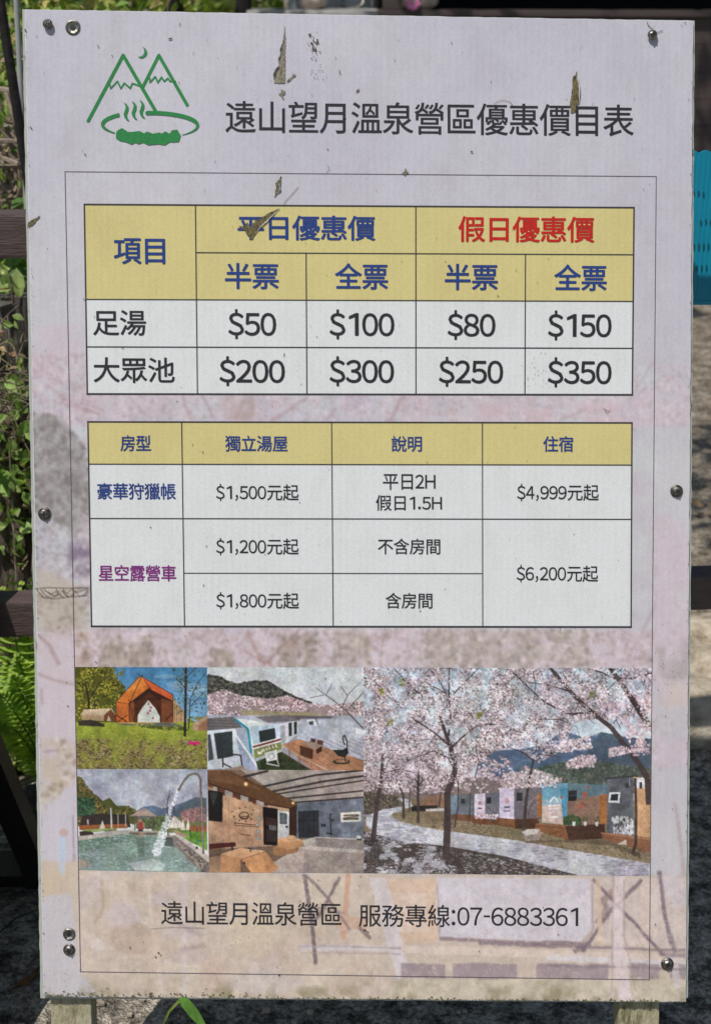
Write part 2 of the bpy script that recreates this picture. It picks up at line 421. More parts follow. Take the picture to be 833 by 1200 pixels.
# ------------------------------------------------------------------ the setting
def sheet(name, xs, ys, z, mat, amp=0.0, cell=0.4, seed=1, mask=None):
    X, Y = np.meshgrid(xs, ys); n = vnoise(len(ys), len(xs), max(2, cell / (xs[1] - xs[0])), seed, 5)
    Z = z + (n - .5) * amp
    if mask is not None: Z = Z + mask(X, Y)
    i = np.arange(X.size).reshape(X.shape)
    f = np.stack([i[:-1, :-1], i[:-1, 1:], i[1:, 1:], i[1:, :-1]], -1).reshape(-1, 4)
    return tag(mesh_obj(name, np.stack([X, Y, Z], -1), f, mat, smooth=True), kind='structure')
sheet('ground', np.linspace(-60, 60, 30), np.linspace(-30, 90, 30), -0.06, M['soil'])
sheet('paving', np.linspace(-2.4, 3.0, 270), np.linspace(-2.6, 1.08, 190), 0.0, M['paving'], .012, .12, 4)
sheet('soil', np.linspace(-0.15, 7.0, 300), np.linspace(1.04, 9.0, 300), 0.0, M['soil'], .07, .35, 5, lambda X, Y: -.05 * np.clip((.2 - (Y - 1.04)) / .2, 0, 1) + .008 * (Y - 1))
sheet('planting_bed', np.linspace(-5.5, -0.1, 200), np.linspace(0.86, 9.0, 240), 0.0, M['bed'], .10, .25, 6, lambda X, Y: .05 * np.clip((Y - .95) / .3, 0, 1) - .04 * np.clip((.99 - Y) / .1, 0, 1))

# ------------------------------------------------------------------ brown two-rail fence
fy = lambda x: 0.50 + (x + 0.56) * 0.088
def fence():
    t = thing('rail_fence', 'dark brown two-rail timber fence running behind the price board', 'fence', (0, fy(0), 0))
    u = np.array([1, .088, 0]) / math.hypot(1, .088)
    for zc, hh, dd in ((1.194, .066, .046), (.569, .062, .052)):
        mb = MB(); a = np.array([-2.6, fy(-2.6) + dd / 2, zc]); b = np.array([2.6, fy(2.6) + dd / 2, zc])
        mb.beam(a, b, dd, hh, upv=(0, 0, 1), bev=.004); 
        mb.build('rail', M['rail'], t)
    for x in (-2.1, -0.12, 1.75):
        mb = MB(); p = np.array([x, fy(x) + .052 + .045, 0]); mb.beam(p - [0, 0, .04], p + [0, 0, 1.25], .085, .085, upv=(0, 1, 0), bev=.006); mb.build('post', M['rail'], t)
fence()

# ------------------------------------------------------------------ brown hut with its low front wall, far right
def hut():
    Y0 = 6.4; t = thing('brown_hut', 'dark brown timber hut with an open black front above its boarded wall', 'hut', (2.6, Y0, 0))
    zt = float(aty(700, 20, Y0)[2]); x0, x1 = float(aty(446, 13, Y0)[0]), 6.2
    mb = MB(); n = 9
    for i in range(n):
        z0 = zt * i / n; mb.box(((x0 + x1) / 2, Y0 + .02, z0 + zt / n / 2), ((x1 - x0) / 2, .018, zt / n / 2 - .0012), bev=.001)
    mb.build('front_wall', M['wall'], t)
    mb = MB(); mb.box(((x0 + x1) / 2, Y0 + .03, zt + .018), ((x1 - x0) / 2 + .02, .06, .016), bev=.004); mb.build('sill', M['wall'], t)
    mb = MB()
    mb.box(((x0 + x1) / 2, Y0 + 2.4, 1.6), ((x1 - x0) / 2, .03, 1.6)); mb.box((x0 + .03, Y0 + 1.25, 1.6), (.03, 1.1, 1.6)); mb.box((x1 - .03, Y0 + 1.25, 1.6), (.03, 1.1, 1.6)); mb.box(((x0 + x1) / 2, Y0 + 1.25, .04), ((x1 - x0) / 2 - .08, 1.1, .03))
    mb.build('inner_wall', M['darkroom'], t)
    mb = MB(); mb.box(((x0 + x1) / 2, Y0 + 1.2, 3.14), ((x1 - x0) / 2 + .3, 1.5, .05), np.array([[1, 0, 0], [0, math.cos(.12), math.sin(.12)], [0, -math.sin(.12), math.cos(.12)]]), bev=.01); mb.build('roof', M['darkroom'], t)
    for x in (x0 + .06, (x0 + x1) / 2, x1 - .06):
        mb = MB(); mb.beam((x, Y0 + .02, zt + .036), (x, Y0 + .02, 2.98), .1, .1, upv=(0, 1, 0)); mb.build('corner_post', M['wall'], t)
    return x0, zt
HX, HZ = hut()
def coping_wall():
    Y0 = 6.15; z = float(aty(380, 12, Y0)[2]); x0 = float(aty(296, 12, Y0)[0]); x1 = HX - .05
    t = thing('garden_wall', 'low pale concrete wall with a flat coping left of the brown hut', 'wall', ((x0 + x1) / 2, Y0, 0))
    mb = MB(); mb.box(((x0 + x1) / 2, Y0 + .1, (z - .05) / 2), ((x1 - x0) / 2, .09, (z - .05) / 2), bev=.01); mb.build('wall_body', M['concrete'], t)
    mb = MB(); mb.box(((x0 + x1) / 2, Y0 + .1, z - .025), ((x1 - x0) / 2 + .03, .13, .024), bev=.008); mb.build('coping', M['concrete'], t)
    return z
WZ = coping_wall()
def blob(name, c, r, mat, label, cat, seed, rough=.14, group=None):
    bm = bmesh.new(); bmesh.ops.create_icosphere(bm, subdivisions=3, radius=1.0)
    rr = np.random.default_rng(seed); ph = rr.uniform(0, 6, (4, 3)); fr = rr.uniform(1.2, 3.2, (4, 3))
    v = []
    for q in bm.verts:
        p = np.array(q.co); k = 1 + rough * sum(math.sin(fr[j] @ p * 1.6 + ph[j].sum()) for j in range(4)) / 2
        p = p * k; p[2] = np.sign(p[2]) * abs(p[2]) ** .85; v.append(np.asarray(c) + p * np.asarray(r))
    f = [[q.index for q in fc.verts] for fc in bm.faces]; bm.free()
    o = mesh_obj(name, v, f, mat, smooth=True, loc=c); return tag(o, label, cat, group)
for k, (px, py, w_, h_, lab) in enumerate([(470, 9, .068, .050, 'pale pebble leftmost of three stones on the hut sill'), (482, 6, .060, .062, 'darker pebble in the middle of three stones on the hut sill'), (497, 8, .075, .055, 'pinkish tan pebble rightmost of three stones on the hut sill')]):
    p = aty(px, py, 6.36 - .03 * (k == 1)); blob('pebble', (p[0], p[1] + .07, HZ + .034 + h_ * .93), (w_, .05, h_), M['pebble'], lab, 'pebble', 20 + k, group='pebbles on the hut sill')
p = aty(366, 8, 6.2); blob('pebble', (p[0], 6.25, WZ + .045), (.075, .06, .05), M['pebble'], 'brown rounded stone on the pale coping before the grey cabinet', 'pebble', 30)
def flower():
    p = aty(481, 3, 6.42); fz = float(p[2]); t = thing('pink_flower', 'small pink flower on a green stem behind the pebbles', 'flower', (p[0], 6.52, HZ + .034))
    mb = MB(); mb.tube([(p[0], 6.44, HZ + .036), (p[0] - .01, 6.44, (HZ + .036 + fz) / 2), (p[0] + .01, 6.42, fz)], .005, 6, col=(.08, .16, .03)); mb.build('stem', M['leaf'], t, cols=True)
    mb = MB()
    for i in range(8):
        a = i * math.pi / 4; mb.leaf((p[0] + .01, 6.36, fz), (math.cos(a), -.5, math.sin(a)), (0, -1, .3), .040, .036, (1, 1, 1))
    mb.build('petals', M['pink'], t)
flower()
def cabinet():
    x0, x1 = float(aty(338, 10, 6.6)[0]), float(aty(438, 10, 6.6)[0]); Y = 6.5
    t = thing('grey_cabinet', 'pale grey metal cabinet with rounded handles beside the brown hut', 'cabinet', ((x0 + x1) / 2, Y, 0))
    mb = MB(); mb.box(((x0 + x1) / 2, Y + .25, 1.0), ((x1 - x0) / 2, .22, 1.0), bev=.03); mb.build('cabinet_body', M['cabinet'], t)
    for k in (0, 1):
        a = x0 + .03 + k * (x1 - x0) / 2; b = a + (x1 - x0) / 2 - .06
        mb = MB(); mb.box(((a + b) / 2, Y + .022, .98), ((b - a) / 2, .012, .90), bev=.01); dr = mb.build('cabinet_door', M['cabinet'], t)
        mb = MB(); zz = HZ + .06; mb.tube([(a + .03, Y, zz + .06), (a + .03, Y - .03, zz), (a + .06, Y - .035, zz - .02), (b - .06, Y - .035, zz - .02), (b - .03, Y - .03, zz), (b - .03, Y, zz + .06)], .008, 8); mb.build('handle', M['steel'], dr)
cabinet()

# ------------------------------------------------------------------ turquoise crate hung on the fence, right
def crate():
    px0, px1 = 788, 868
    Y = fy(.6) - .012
    a = aty(px0, 181, Y); b = aty(px1, 181, Y); zt, zb = float(a[2]), float(aty(820, 357, Y)[2]); x0, x1 = float(a[0]), float(b[0])
    t = thing('turquoise_crate', 'turquoise ribbed plastic crate with rows of small slots hung on the fence beside the board', 'crate', ((x0 + x1) / 2, Y, 0))
    n = int((x1 - x0) / .0022); D = .085; v = []; f = []
    xs = np.linspace(x0, x1, n)
    rib = .0007 * np.abs(np.sin((xs - x0) / .0075 * math.pi))
    scal = .006 * np.abs(np.sin((xs - x0) / .020 * math.pi)) ** .6
    rows = 14; mb = MB(); vv = []
    for j in range(rows):
        fz = j / (rows - 1)
        for i in range(n): vv.append((xs[i] + .0 * fz, Y - rib[i] - .010 * fz * 0, zb + (zt + scal[i] - zb) * fz))
    ff = [(j * n + i, j * n + i + 1, (j + 1) * n + i + 1, (j + 1) * n + i) for j in range(rows - 1) for i in range(n - 1)]
    # wall thickness and the three other walls
    mb.add(vv, ff); k = [(p[0], p[1] + .0045, p[2]) for p in vv]; mb.add(k, [q[::-1] for q in ff])
    top = (rows - 1) * n; off = len(vv)
    mb.add([vv[top + i] for i in range(n)] + [k[top + i] for i in range(n)], [(i, i + 1, n + i + 1, n + i) for i in range(n - 1)])
    for xx in (x0, x1): mb.box((xx, Y - D / 2 + .047, (zt + zb) / 2), (.002, .045, (zt - zb) / 2))
    for zf, px in ((.745, .55), (.56, .6), (.40, 1.0), (.255, .8)):
        z = zb + (zt - zb) * zf
        for i, x in enumerate(np.arange(x0 + .006, x1 - .004, .0075)):
            if random.random() < px: mb.box((x, Y - .0016, z + (0.002 if zf > .5 and random.random() < .4 else 0)), (.0011, .0006, .0028 + .0012 * (zf < .5)), None, 1)
    mb.build('crate_front', [M['teal'], M['slot']], t)
    mb = MB(); mb.box(((x0 + x1) / 2, Y + .004, zb + .003), ((x1 - x0) / 2, .006, .003)); mb.build('crate_base', M['teal'], t)
crate()

# ------------------------------------------------------------------ black metal stand, left (its panel, out of the picture, is added for its shadow)
def stand():
    Y = .53; gp = lambda x, y: aty(x, y, Y)
    zb = float(gp(10, 1042)[2]); zt = float(gp(10, 1029)[2])
    t = thing('black_stand', 'black steel sign stand with a splayed leg and bottom bar left of the price board', 'stand', (-1.05, Y, 0))
    def quadbar(name, pts, th):
        mb = MB(); F = [np.array(p) for p in pts]; Bk = [p + np.array([0, th, 0]) for p in F]; n = len(F)
        mb.add(F + Bk, [list(range(n)), list(range(n, 2 * n))[::-1]] + [[i, n + i, n + (i + 1) % n, (i + 1) % n] for i in range(n)])
        return mb.build(name, M['steelblack'], t)
    L = [gp(-118, 690), gp(-84, 690), gp(48, 1008), gp(48, 1042), gp(31, 1042), gp(28, 1028)]
    xr = float(gp(48, 1042)[0]); cx = xr - .52
    quadbar('leg', L, .05); quadbar('leg', [np.array([2 * cx - p[0], p[1], p[2]]) for p in L][::-1], .05)
    mb = MB(); mb.box((cx, Y + .045, (zb + zt) / 2), (xr - cx - .03, .04, (zt - zb) / 2), bev=.001); mb.build('bottom_bar', M['steelblack'], t)
    ztop = float(L[0][2]); mb = MB(); mb.box((cx, Y + .025, ztop + .015), (abs(float(L[0][0]) - cx) + .04, .03, .02), bev=.002); mb.build('top_bar', M['steelblack'], t)
    # unseen front panel on the frame, placed and sized to shade the left paving
    a = np.array([cx, -.06, .01]); b = np.array([cx, Y - .03, ztop + .02]); d = (b - a) / np.linalg.norm(b - a); nn = np.cross([1, 0, 0], d)
    mb = MB(); mb.box((a + b) / 2 + d * .04, (.505, .010, np.linalg.norm(b - a) / 2 + .02), np.array([[1, 0, 0], nn, d]), bev=.003); mb.build('panel', M['steelblack'], t)
stand()

# ------------------------------------------------------------------ plants
GREENS = [(.10, .17, .03), (.14, .23, .04), (.18, .28, .055), (.07, .13, .03), (.23, .32, .08)]
DRY = [(.30, .22, .14), (.46, .37, .26), (.22, .15, .09), (.40, .29, .22)]
def rdir(up=0.3):
    v = np.array([random.gauss(0, 1), random.gauss(0, 1), random.gauss(0, 1) + up]); return v / np.linalg.norm(v)
def leafy(mb, c, r, n, L, cols, face=(-.3, -.6, .6), spread=.8, wr=.55):
    for _ in range(n):
        o = rdir(0) * np.asarray(r) * (random.random() ** .45)
        nr = np.asarray(face) + rdir(0) * spread; l = L * random.uniform(.55, 1.25); cc = np.array(random.choice(cols)) * random.uniform(.75, 1.3)
        mb.leaf(np.asarray(c) + o, rdir(-.2), nr, l, l * wr * random.uniform(.8, 1.2), cc, bend=random.uniform(0, .4))
def twigs(mb, c, r, n, L, rad, mi=1):
    for _ in range(n):
        p = np.asarray(c) + rdir(0) * np.asarray(r) * random.random(); d = rdir(.2); q = p + d * L * random.uniform(.5, 1.2)
        mb.tube([p, (p + q) / 2 + rdir(0) * L * .12, q], [rad, rad * .8, rad * .4], 5, mi)
def shrub(name, label, cat, c, r, n, L, cols, group=None, tw=14, base=None, wr=.55, twl=.3, twr=.005):
    z0 = 0.02 if base is None else base
    t = thing(name, label, cat, (c[0], c[1], z0), group)
    mb = MB(); leafy(mb, c, r, n, L, cols, wr=wr)
    for _ in range(n // 5):                                # small dry curls and bits caught between the leaves
        mb.leaf(np.asarray(c) + rdir(0) * np.asarray(r) * (random.random() ** .45), rdir(0), rdir(.5), L * random.uniform(.4, 1.1), L * random.uniform(.05, .2), np.array(random.choice(DRY)) * random.uniform(.8, 1.5), bend=random.uniform(-.5, .8))
    mb.build('foliage', M['leaf'], t, cols=True)
    mb = MB()
    for _ in range(tw):
        e = np.asarray(c) + rdir(.3) * np.asarray(r) * random.uniform(.5, 1); b = np.array([c[0] + random.gauss(0, r[0] * .2), c[1] + random.gauss(0, r[1] * .2), z0 - .03]); mdl = (b + e) / 2 + rdir(0) * .1 * min(r)
        mb.tube([b, mdl, e], [twr * 1.4, twr, twr * .5], 5)
    mb.build('stems', M['twig'], t)
    return t

def px3(x, y, Y): return aty(x, y, Y)
def curls(c, r, n, L, rad, label):
    mb = MB()
    for _ in range(n):
        p = np.asarray(c) + rdir(0) * np.asarray(r) * random.random() ** .5; d = rdir(0); d[1] *= .4; e = rdir(0); l = L * random.uniform(.4, 1.3)
        mb.tube([p + d * l * u + e * l * .45 * math.sin(math.pi * u) for u in np.linspace(0, 1, 7)], np.linspace(rad, rad * .4, 7), 5)
    return tag(mb.build('dry_tangle', M['twig'], None, loc=tuple(c)), label, 'twigs', kind='stuff')
# behind the fence on the left, from the top of the picture down
shrub('hedge_shrub', 'bright green shrub at the upper left behind the board edge', 'shrub', px3(8, 40, 2.3), (.55, .35, .50), 1900, .050, GREENS + [(.34, .38, .12), (.42, .36, .14), (.30, .40, .09)], tw=16, twr=.006)
shrub('twiggy_bush', 'half bare bush of dry tan twigs and leaves above the upper rail', 'bush', px3(-10, 175, 1.7), (.45, .28, .30), 1050, .036, GREENS + GREENS + DRY + [(.30, .36, .10), (.36, .44, .14)], tw=34, twr=.007)
shrub('broadleaf_plant', 'plant with pale pointed leaves just under the upper rail', 'plant', px3(2, 325, 1.25), (.30, .2, .14), 150, .065, [(.26, .33, .12), (.36, .42, .18), (.09, .17, .05), (.07, .13, .05)], tw=12)
shrub('climbing_vine', 'small-leaved creeper climbing over the old stakes left of the board', 'vine', px3(14, 545, 1.02), (.20, .07, .20), 520, .029, [(.24, .36, .10), (.30, .42, .14), (.20, .31, .08), (.27, .37, .12), (.15, .25, .06), (.30, .25, .15)], tw=30, wr=.75, twr=.003)
shrub('tangled_creeper', 'dry tangled creeper with few green leaves over the dark stakes', 'vine', px3(10, 440, 1.06), (.22, .06, .13), 190, .024, [(.24, .32, .10), (.28, .38, .12), (.30, .17, .11), (.38, .28, .18), (.18, .25, .08)], tw=40, twr=.0028)
shrub('ground_weeds', 'low green weeds among dry litter under the lower rail', 'weeds', px3(8, 872, 1.00) + np.array([0, 0, .03]), (.34, .14, .09), 330, .042, [(.16, .27, .06), (.22, .33, .09), (.11, .20, .05), (.30, .30, .14)], tw=22, twr=.004)
curls(px3(8, 470, 1.0), (.16, .04, .16), 150, .085, .0013, 'tangle of thin dry tendrils over the old stakes')
curls(px3(8, 165, 1.45), (.22, .12, .16), 46, .20, .006, 'pale bare twigs crossing above the upper rail')
def stake(label, px, py_top, Y, w_, ht_px, lean, mat, seed, taper=.8):
    top = px3(px, py_top, Y); n = 14; t = np.linspace(0, 1, n); random.seed(seed)
    pts = [(top[0] + lean * (1 - u), Y + random.gauss(0, .004), -.03 + (top[2] + .03) * u) for u in t]
    mb = MB(); mb.tube(pts, [w_ * (1.15 - (1 - taper) * u) for u in t], 14, jit=.10); return tag(mb.build('wooden_stake', mat, None, smooth=False, loc=(pts[0][0], Y, 0)), label, 'stake', 'old wooden stakes behind the fence')
stake('dark weathered stake leftmost below the upper rail', 2, 352, 1.18, .075, 0, .10, M['oldwood'], 1)
stake('slim grey stake closest to the board edge', 31, 346, 1.16, .030, 0, .05, M['oldwood'], 2)
def stump(label, px, py_top, Y, w_, lean, seed):
    top = px3(px, py_top, Y); random.seed(seed); n = 22; mb = MB(); k = 26; v = []
    for i in range(n):
        u = i / (n - 1); z = -.04 + (top[2] + .04) * u
        for j in range(k):
            a = 2 * math.pi * j / k; r = w_ * (1.5 - .6 * u) * (1 + .16 * math.sin(5 * a + seed) + .09 * math.sin(11 * a + 2 * seed + 3 * u)) * random.uniform(.95, 1.05)
            v.append((top[0] + lean * (1 - u) + r * math.cos(a), Y + r * math.sin(a) * .8, z + (.03 * math.sin(3 * a) if i == n - 1 else 0)))
    f = [(i * k + j, i * k + (j + 1) % k, (i + 1) * k + (j + 1) % k, (i + 1) * k + j) for i in range(n - 1) for j in range(k)] + [list(range((n - 1) * k, n * k))]
    mb.add(v, f); return tag(mb.build('tree_stump', M['bark'], None, loc=(top[0] + lean, Y, 0)), label, 'stump', 'old trunks behind the fence')
stump('brown furrowed trunk low on the left above the lower rail', -2, 470, 1.10, .105, .02, 3)
stump('leaning brown trunk close behind the board edge', 42, 470, 1.22, .075, .03, 5)
def fern(label, base, tips, L, seed, cols):
    random.seed(seed); t = thing('fern', label, 'fern', base, 'ferns along the lower rail')
    mb = MB(); st = MB()
    for tip in tips:
        a = np.asarray(base, float); e = np.asarray(tip, float); n = 22; mid = (a + e) / 2 + np.array([0, -.02, .09])
        pts = [(1 - u) ** 2 * a + 2 * u * (1 - u) * mid + u * u * e for u in np.linspace(0, 1, n)]
        st.tube(pts, np.linspace(.0022, .0008, n), 5, col=(.10, .13, .03))
        for i in range(3, n):
            d = pts[i] - pts[i - 1]; d /= np.linalg.norm(d); up_ = np.array([-.1, -.55, .8]); s_ = np.cross(d, up_); s_ /= np.linalg.norm(s_)
            ll = L * math.sin(math.pi * min(1, (i + 1.5) / n)) ** .8 + .006
            for sg in (-1, 1):
                q = s_ * sg + d * .35; cc = np.array(random.choice(cols)) * random.uniform(.85, 1.2)
                mb.leaf(pts[i], q, up_ + rdir(0) * .15, ll, .010, cc, bend=.15, fold=.1)
    mb.build('fronds', M['fern'], t, cols=True); st.build('stems', M['leaf'], t, cols=True)
FC = [(.27, .40, .05), (.34, .46, .07), (.20, .32, .05)]
Yf = .74
g = px3(30, 900, Yf + .08)
fern('yellow-green fern spreading just above the lower rail', (g[0] + .03, Yf + .12, .02), [px3(-8, 690, Yf), px3(14, 676, Yf + .03), px3(40, 672, Yf + .05), px3(-20, 668, Yf + .06), px3(60, 690, Yf + .04), px3(4, 690, Yf - .02), px3(26, 684, Yf - .01)], .044, 1, FC)
fern('bright green fern hanging below the lower rail', (g[0] + .05, Yf + .10, .02), [px3(-6, 838, Yf), px3(14, 790, Yf - .01), px3(8, 772, Yf + .04), px3(-14, 800, Yf + .05), px3(60, 820, Yf), px3(20, 768, Yf), px3(-2, 812, Yf - .02)], .042, 2, FC)
def log():
    a, b = ground(16, 944, .025), ground(62, 925, .03); a[1] += 0; random.seed(4)
    mb = MB(); n = 9; pts = [a + (b - a) * u * 1.6 + np.array([0, 0, .004 * math.sin(7 * u)]) for u in np.linspace(0, 1, n)]
    mb.tube(pts, [.018, .021, .022, .022, .021, .02, .019, .018, .016], 10, jit=.12); tag(mb.build('fallen_branch', M['oldwood'], None, loc=tuple(a)), 'pale dry branch lying at the edge of the planting bed', 'branch')
log()
random.seed(21)
def litter():
    mb = MB()
    for _ in range(1500):
        x = random.uniform(-2.2, -.2); y = .92 + abs(random.gauss(0, .5)); mb.leaf((x, y, .045 + random.random() * .03 + .02 * min(1, y - .9)), rdir(0) * [1, 1, .25], (0, 0, 1) + rdir(0) * .5, random.uniform(.02, .06), random.uniform(.012, .03), np.array(random.choice(DRY)) * random.uniform(.6, 1.3), bend=random.uniform(-.4, .5))
    for _ in range(330):
        x = random.uniform(.3, 3.2); y = 1.12 + abs(random.gauss(0, 1.2)); mb.leaf((x, y, .03 + .008 * y), rdir(0) * [1, 1, .2], (0, 0, 1) + rdir(0) * .4, random.uniform(.02, .05), random.uniform(.01, .024), np.array(random.choice(DRY)) * random.uniform(.6, 1.2), bend=random.uniform(-.3, .5))
    tag(mb.build('leaf_litter', M['drygrass'], None, cols=True), 'dry fallen leaves and bits scattered over the soil', 'litter', kind='stuff')
litter()
def stones():
    random.seed(9)
    # flat slabs edging the paving on the right
    for k, (px, py, rx, ry, h, lab) in enumerate([(806, 848, .20, .13, .085, 'flat tan stone slab edging the paving right of the board'), (862, 822, .19, .14, .10, 'pale tan stone at the right end of the paving edge'), (742, 852, .17, .12, .07, 'tan stone half hidden behind the board')]):
        p = ground(px, py); blob('edging_stone', (p[0], max(1.17, p[1]), h * .25), (rx, ry, h), M['stone'], lab, 'stone', 50 + k, .10, 'stones edging the paving')
    p = ground(838, 790); blob('edging_stone', (p[0] + .02, p[1] + .05, .02), (.16, .12, .11), M['stone'], 'rounded stone standing behind the flat slabs', 'stone', 60, .12, 'stones edging the paving')
stones()
def blade():
    g0 = ground(190, 1202); t = thing('grass_plant', 'single folded bright green grass leaf below the board', 'grass blade', tuple(g0))
    a = aty(190, 1203, -.03); k = P(211, 1173, -.012) ; k = aty(211, 1172, -.035); e = aty(239, 1203, -.05)
    def strip(name, pts, ws, col):
        mb = MB(); v = []
        pts = [np.asarray(p) for p in pts]
        for i, p in enumerate(pts):
            d = (pts[min(i + 1, len(pts) - 1)] - pts[max(0, i - 1)]); d /= np.linalg.norm(d); vw = CAM - p; s_ = np.cross(d, vw + np.array([.3, 0, .3])); s_ /= np.linalg.norm(s_)
            nn = np.cross(s_, d); v += [p - s_ * ws[i] / 2, p - nn * ws[i] * .15, p + s_ * ws[i] / 2]
        f = []
        for i in range(len(pts) - 1): b = 3 * i; f += [(b, b + 1, b + 4, b + 3), (b + 1, b + 2, b + 5, b + 4)]
        mb.add(v, f, 0, col); mb.build(name, M['fern'], t, cols=True)
    strip('stem', [a, (a + k) / 2 + [-.002, 0, .004], k], [.003, .0035, .004], (.16, .22, .06))
    strip('leaf', [k + [-.002, 0, -.002], k + [.002, -.002, .002], k + (e - k) * .25 + [0, 0, .006], k + (e - k) * .6 + [0, 0, .004], e], [.005, .010, .014, .014, .008], (.10, .22, .045))
blade()
def ground_bits():
    random.seed(3)
    for (x, y, L, ang, col, lab) in [(14, 1160, .05, .6, (.16, .09, .04), 'curled brown leaf on the shaded paving nearest the picture corner'), (34, 1153, .035, 1.2, (.07, .035, .02), 'dark brown leaf on the shaded paving near the board corner')]:
        p = ground(x, y, .012); mb = MB(); mb.leaf(p, (math.cos(ang), math.sin(ang), .05), (0, -.2, 1), L, L * .32, col, bend=-.3); mb.leaf(p + [0, 0, .002], (math.cos(ang), math.sin(ang), .1), (0, .3, 1), L * .8, L * .28, np.array(col) * 1.3, bend=.4)
        tag(mb.build('fallen_leaf', M['drygrass'], None, cols=True, loc=tuple(p)), lab, 'leaf')
    a, b = ground(-6, 1098, .012), ground(44, 1066, .03); mb = MB(); mb.tube([a, (a + b) / 2 + [0, 0, .01], b], [.0014, .0018, .0009], 6, col=(.03, .06, .015)); tag(mb.build('grass_stalk', M['leaf'], None, cols=True, loc=tuple(a)), 'thin dark green stalk lying on the paving left of the board', 'grass')
    mb = MB()
    for _ in range(420):
        x = random.uniform(-1.2, 1.3); y = random.uniform(-.3, 1.0); r = random.uniform(.002, .007); p = np.array([x, y, .004]); mb.box(p, (r, r * random.uniform(.6, 1), r * .6), bev=r * .35)
    tag(mb.build('grit', M['stone'], None), 'loose grit on the paving', 'grit', kind='stuff')
ground_bits()
# ---- pole, leaning trunk, trees beyond
def pole():
    a, b = px3(17.5, -40, 1.3), px3(27, 150, 1.3); d = (a - b) / (a[2] - b[2]); top = b + d * (2.6 - b[2]); bot = b + d * (0.0 - b[2])
    mb = MB(); mb.tube([bot, b, a, top], .0052, 10); tag(mb.build('thin_pole', M['cabinet'], None, loc=tuple(bot)), 'thin pale grey garden pole rising behind the top left corner', 'pole')
pole()
def crown(mb, c, r, n, L, cols, holes=5, seed=0):
    random.seed(seed); hs = [np.asarray(c) + rdir(0) * np.asarray(r) * .8 for _ in range(holes)]
    k = 0
    while k < n:
        cl = np.asarray(c) + rdir(0) * np.asarray(r) * random.random() ** .4
        if any(np.linalg.norm((cl - h) / np.asarray(r)) < .30 for h in hs): continue
        for _ in range(9):
            cc = np.array(random.choice(cols)) * random.uniform(.7, 1.3); l = L * random.uniform(.6, 1.3)
            mb.leaf(cl + rdir(0) * L * 1.8 * random.random(), rdir(-.2), rdir(.8), l, l * .5, cc, bend=.2); k += 1
def tree(name, label, base, lean_top, rad, crowns, L, cols, seed, group='trees behind the sign', twist=.12):
    random.seed(seed); t = thing(name, label, 'tree', base, group); b = np.asarray(base, float); e = np.asarray(lean_top, float)
    mb = MB(); n = 12; mid = (b + e) / 2
    pts = [b + (e - b) * u + np.array([twist * math.sin(3 * u) * u, 0, 0]) for u in np.linspace(0, 1, n)]; pts[0][2] -= .06
    mb.tube(pts, np.linspace(rad, rad * .6, n), 12, jit=.06)
    for c, r, nn in crowns:
        for _ in range(5):
            q = np.asarray(c) + rdir(.2) * np.asarray(r) * random.uniform(.3, .9); s_ = pts[random.randint(n // 2, n - 1)]
            mb.tube([s_, s_ + (q - s_) * .5 + np.array([0, 0, .12]), q], [rad * .45, rad * .3, rad * .1], 7)
    mb.build('trunk', M['trunk'], t)
    mb = MB()
    for i, (c, r, nn) in enumerate(crowns): crown(mb, c, r, nn, L, cols, 5, seed * 7 + i)
    mb.build('crown', M['leaf'], t, cols=True)
a, b = px3(-4, -30, 1.22), px3(20, 125, 1.22); d = (a - b) / (a[2] - b[2]); bb = b + d * (0.0 - b[2])
tree('leaning_tree', 'thin black leaning trunk crossing the upper left corner', bb, b + d * (2.9 - b[2]), .0115, [(b + d * (3.2 - b[2]) + np.array([-.3, .3, .1]), (.8, .7, .4), 300), ((.10, 1.30, 3.55), (.75, .50, .22), 900), ((.75, 1.75, 3.5), (.6, .55, .2), 700)], .09, GREENS, 3, twist=0)
p = px3(190, 9, 5.6); tree('dark_tree', 'thick dark tree trunk seen above the left part of the board', (p[0] + .05, 5.6, 0), (p[0] - .05, 5.5, 3.3), .062, [((p[0] + 1.9, 3.7, 3.9), (1.15, 1.0, .5), 620), ((p[0] - .4, 5.8, 4.2), (1.3, 1.2, .7), 700)], .13, GREENS, 4)
p = px3(235, 9, 6.3); tree('dark_tree', 'slimmer dark trunk just right of the thick one above the board', (p[0] + .1, 6.3, 0), (p[0] + .35, 6.0, 3.6), .05, [((p[0] + 2.2, 4.6, 4.1), (1.2, 1.1, .5), 640), ((p[0] + .7, 6.4, 4.6), (1.2, 1.1, .6), 600)], .13, GREENS, 5)
YG = [(.24, .31, .05), (.32, .38, .08), (.16, .24, .05), (.38, .40, .12)]
for k, (px, Y, rx, lab) in enumerate([(70, 7.4, .8, 'sunny yellow-green shrub above the left end of the board'), (150, 7.8, .8, 'yellow-green shrub second from the left above the board'), (215, 7.2, .7, 'yellow-green shrub behind the two dark trunks'), (285, 7.7, .75, 'yellow-green shrub close left of the grey cabinet')]):
    p = px3(px, 5, Y); shrub('far_shrub', lab, 'shrub', (p[0], Y, 1.15), (rx, .6, 1.1), 900, .13, YG, 'sunlit shrubs beyond the garden', tw=16, twr=.012)
# a second row of planting behind the board, seen only from the side
for k, (x, Y, z, lab) in enumerate([(-1.5, 1.5, .55, 'green bush beyond the stakes at the far left of the bed'), (-.15, 2.3, .45, 'green bush in the bed straight behind the board')]):
    shrub('garden_bush', lab, 'bush', (x, Y, z), (.42, .4, .5), 420, .085, GREENS, 'bushes in the planting bed', tw=20)
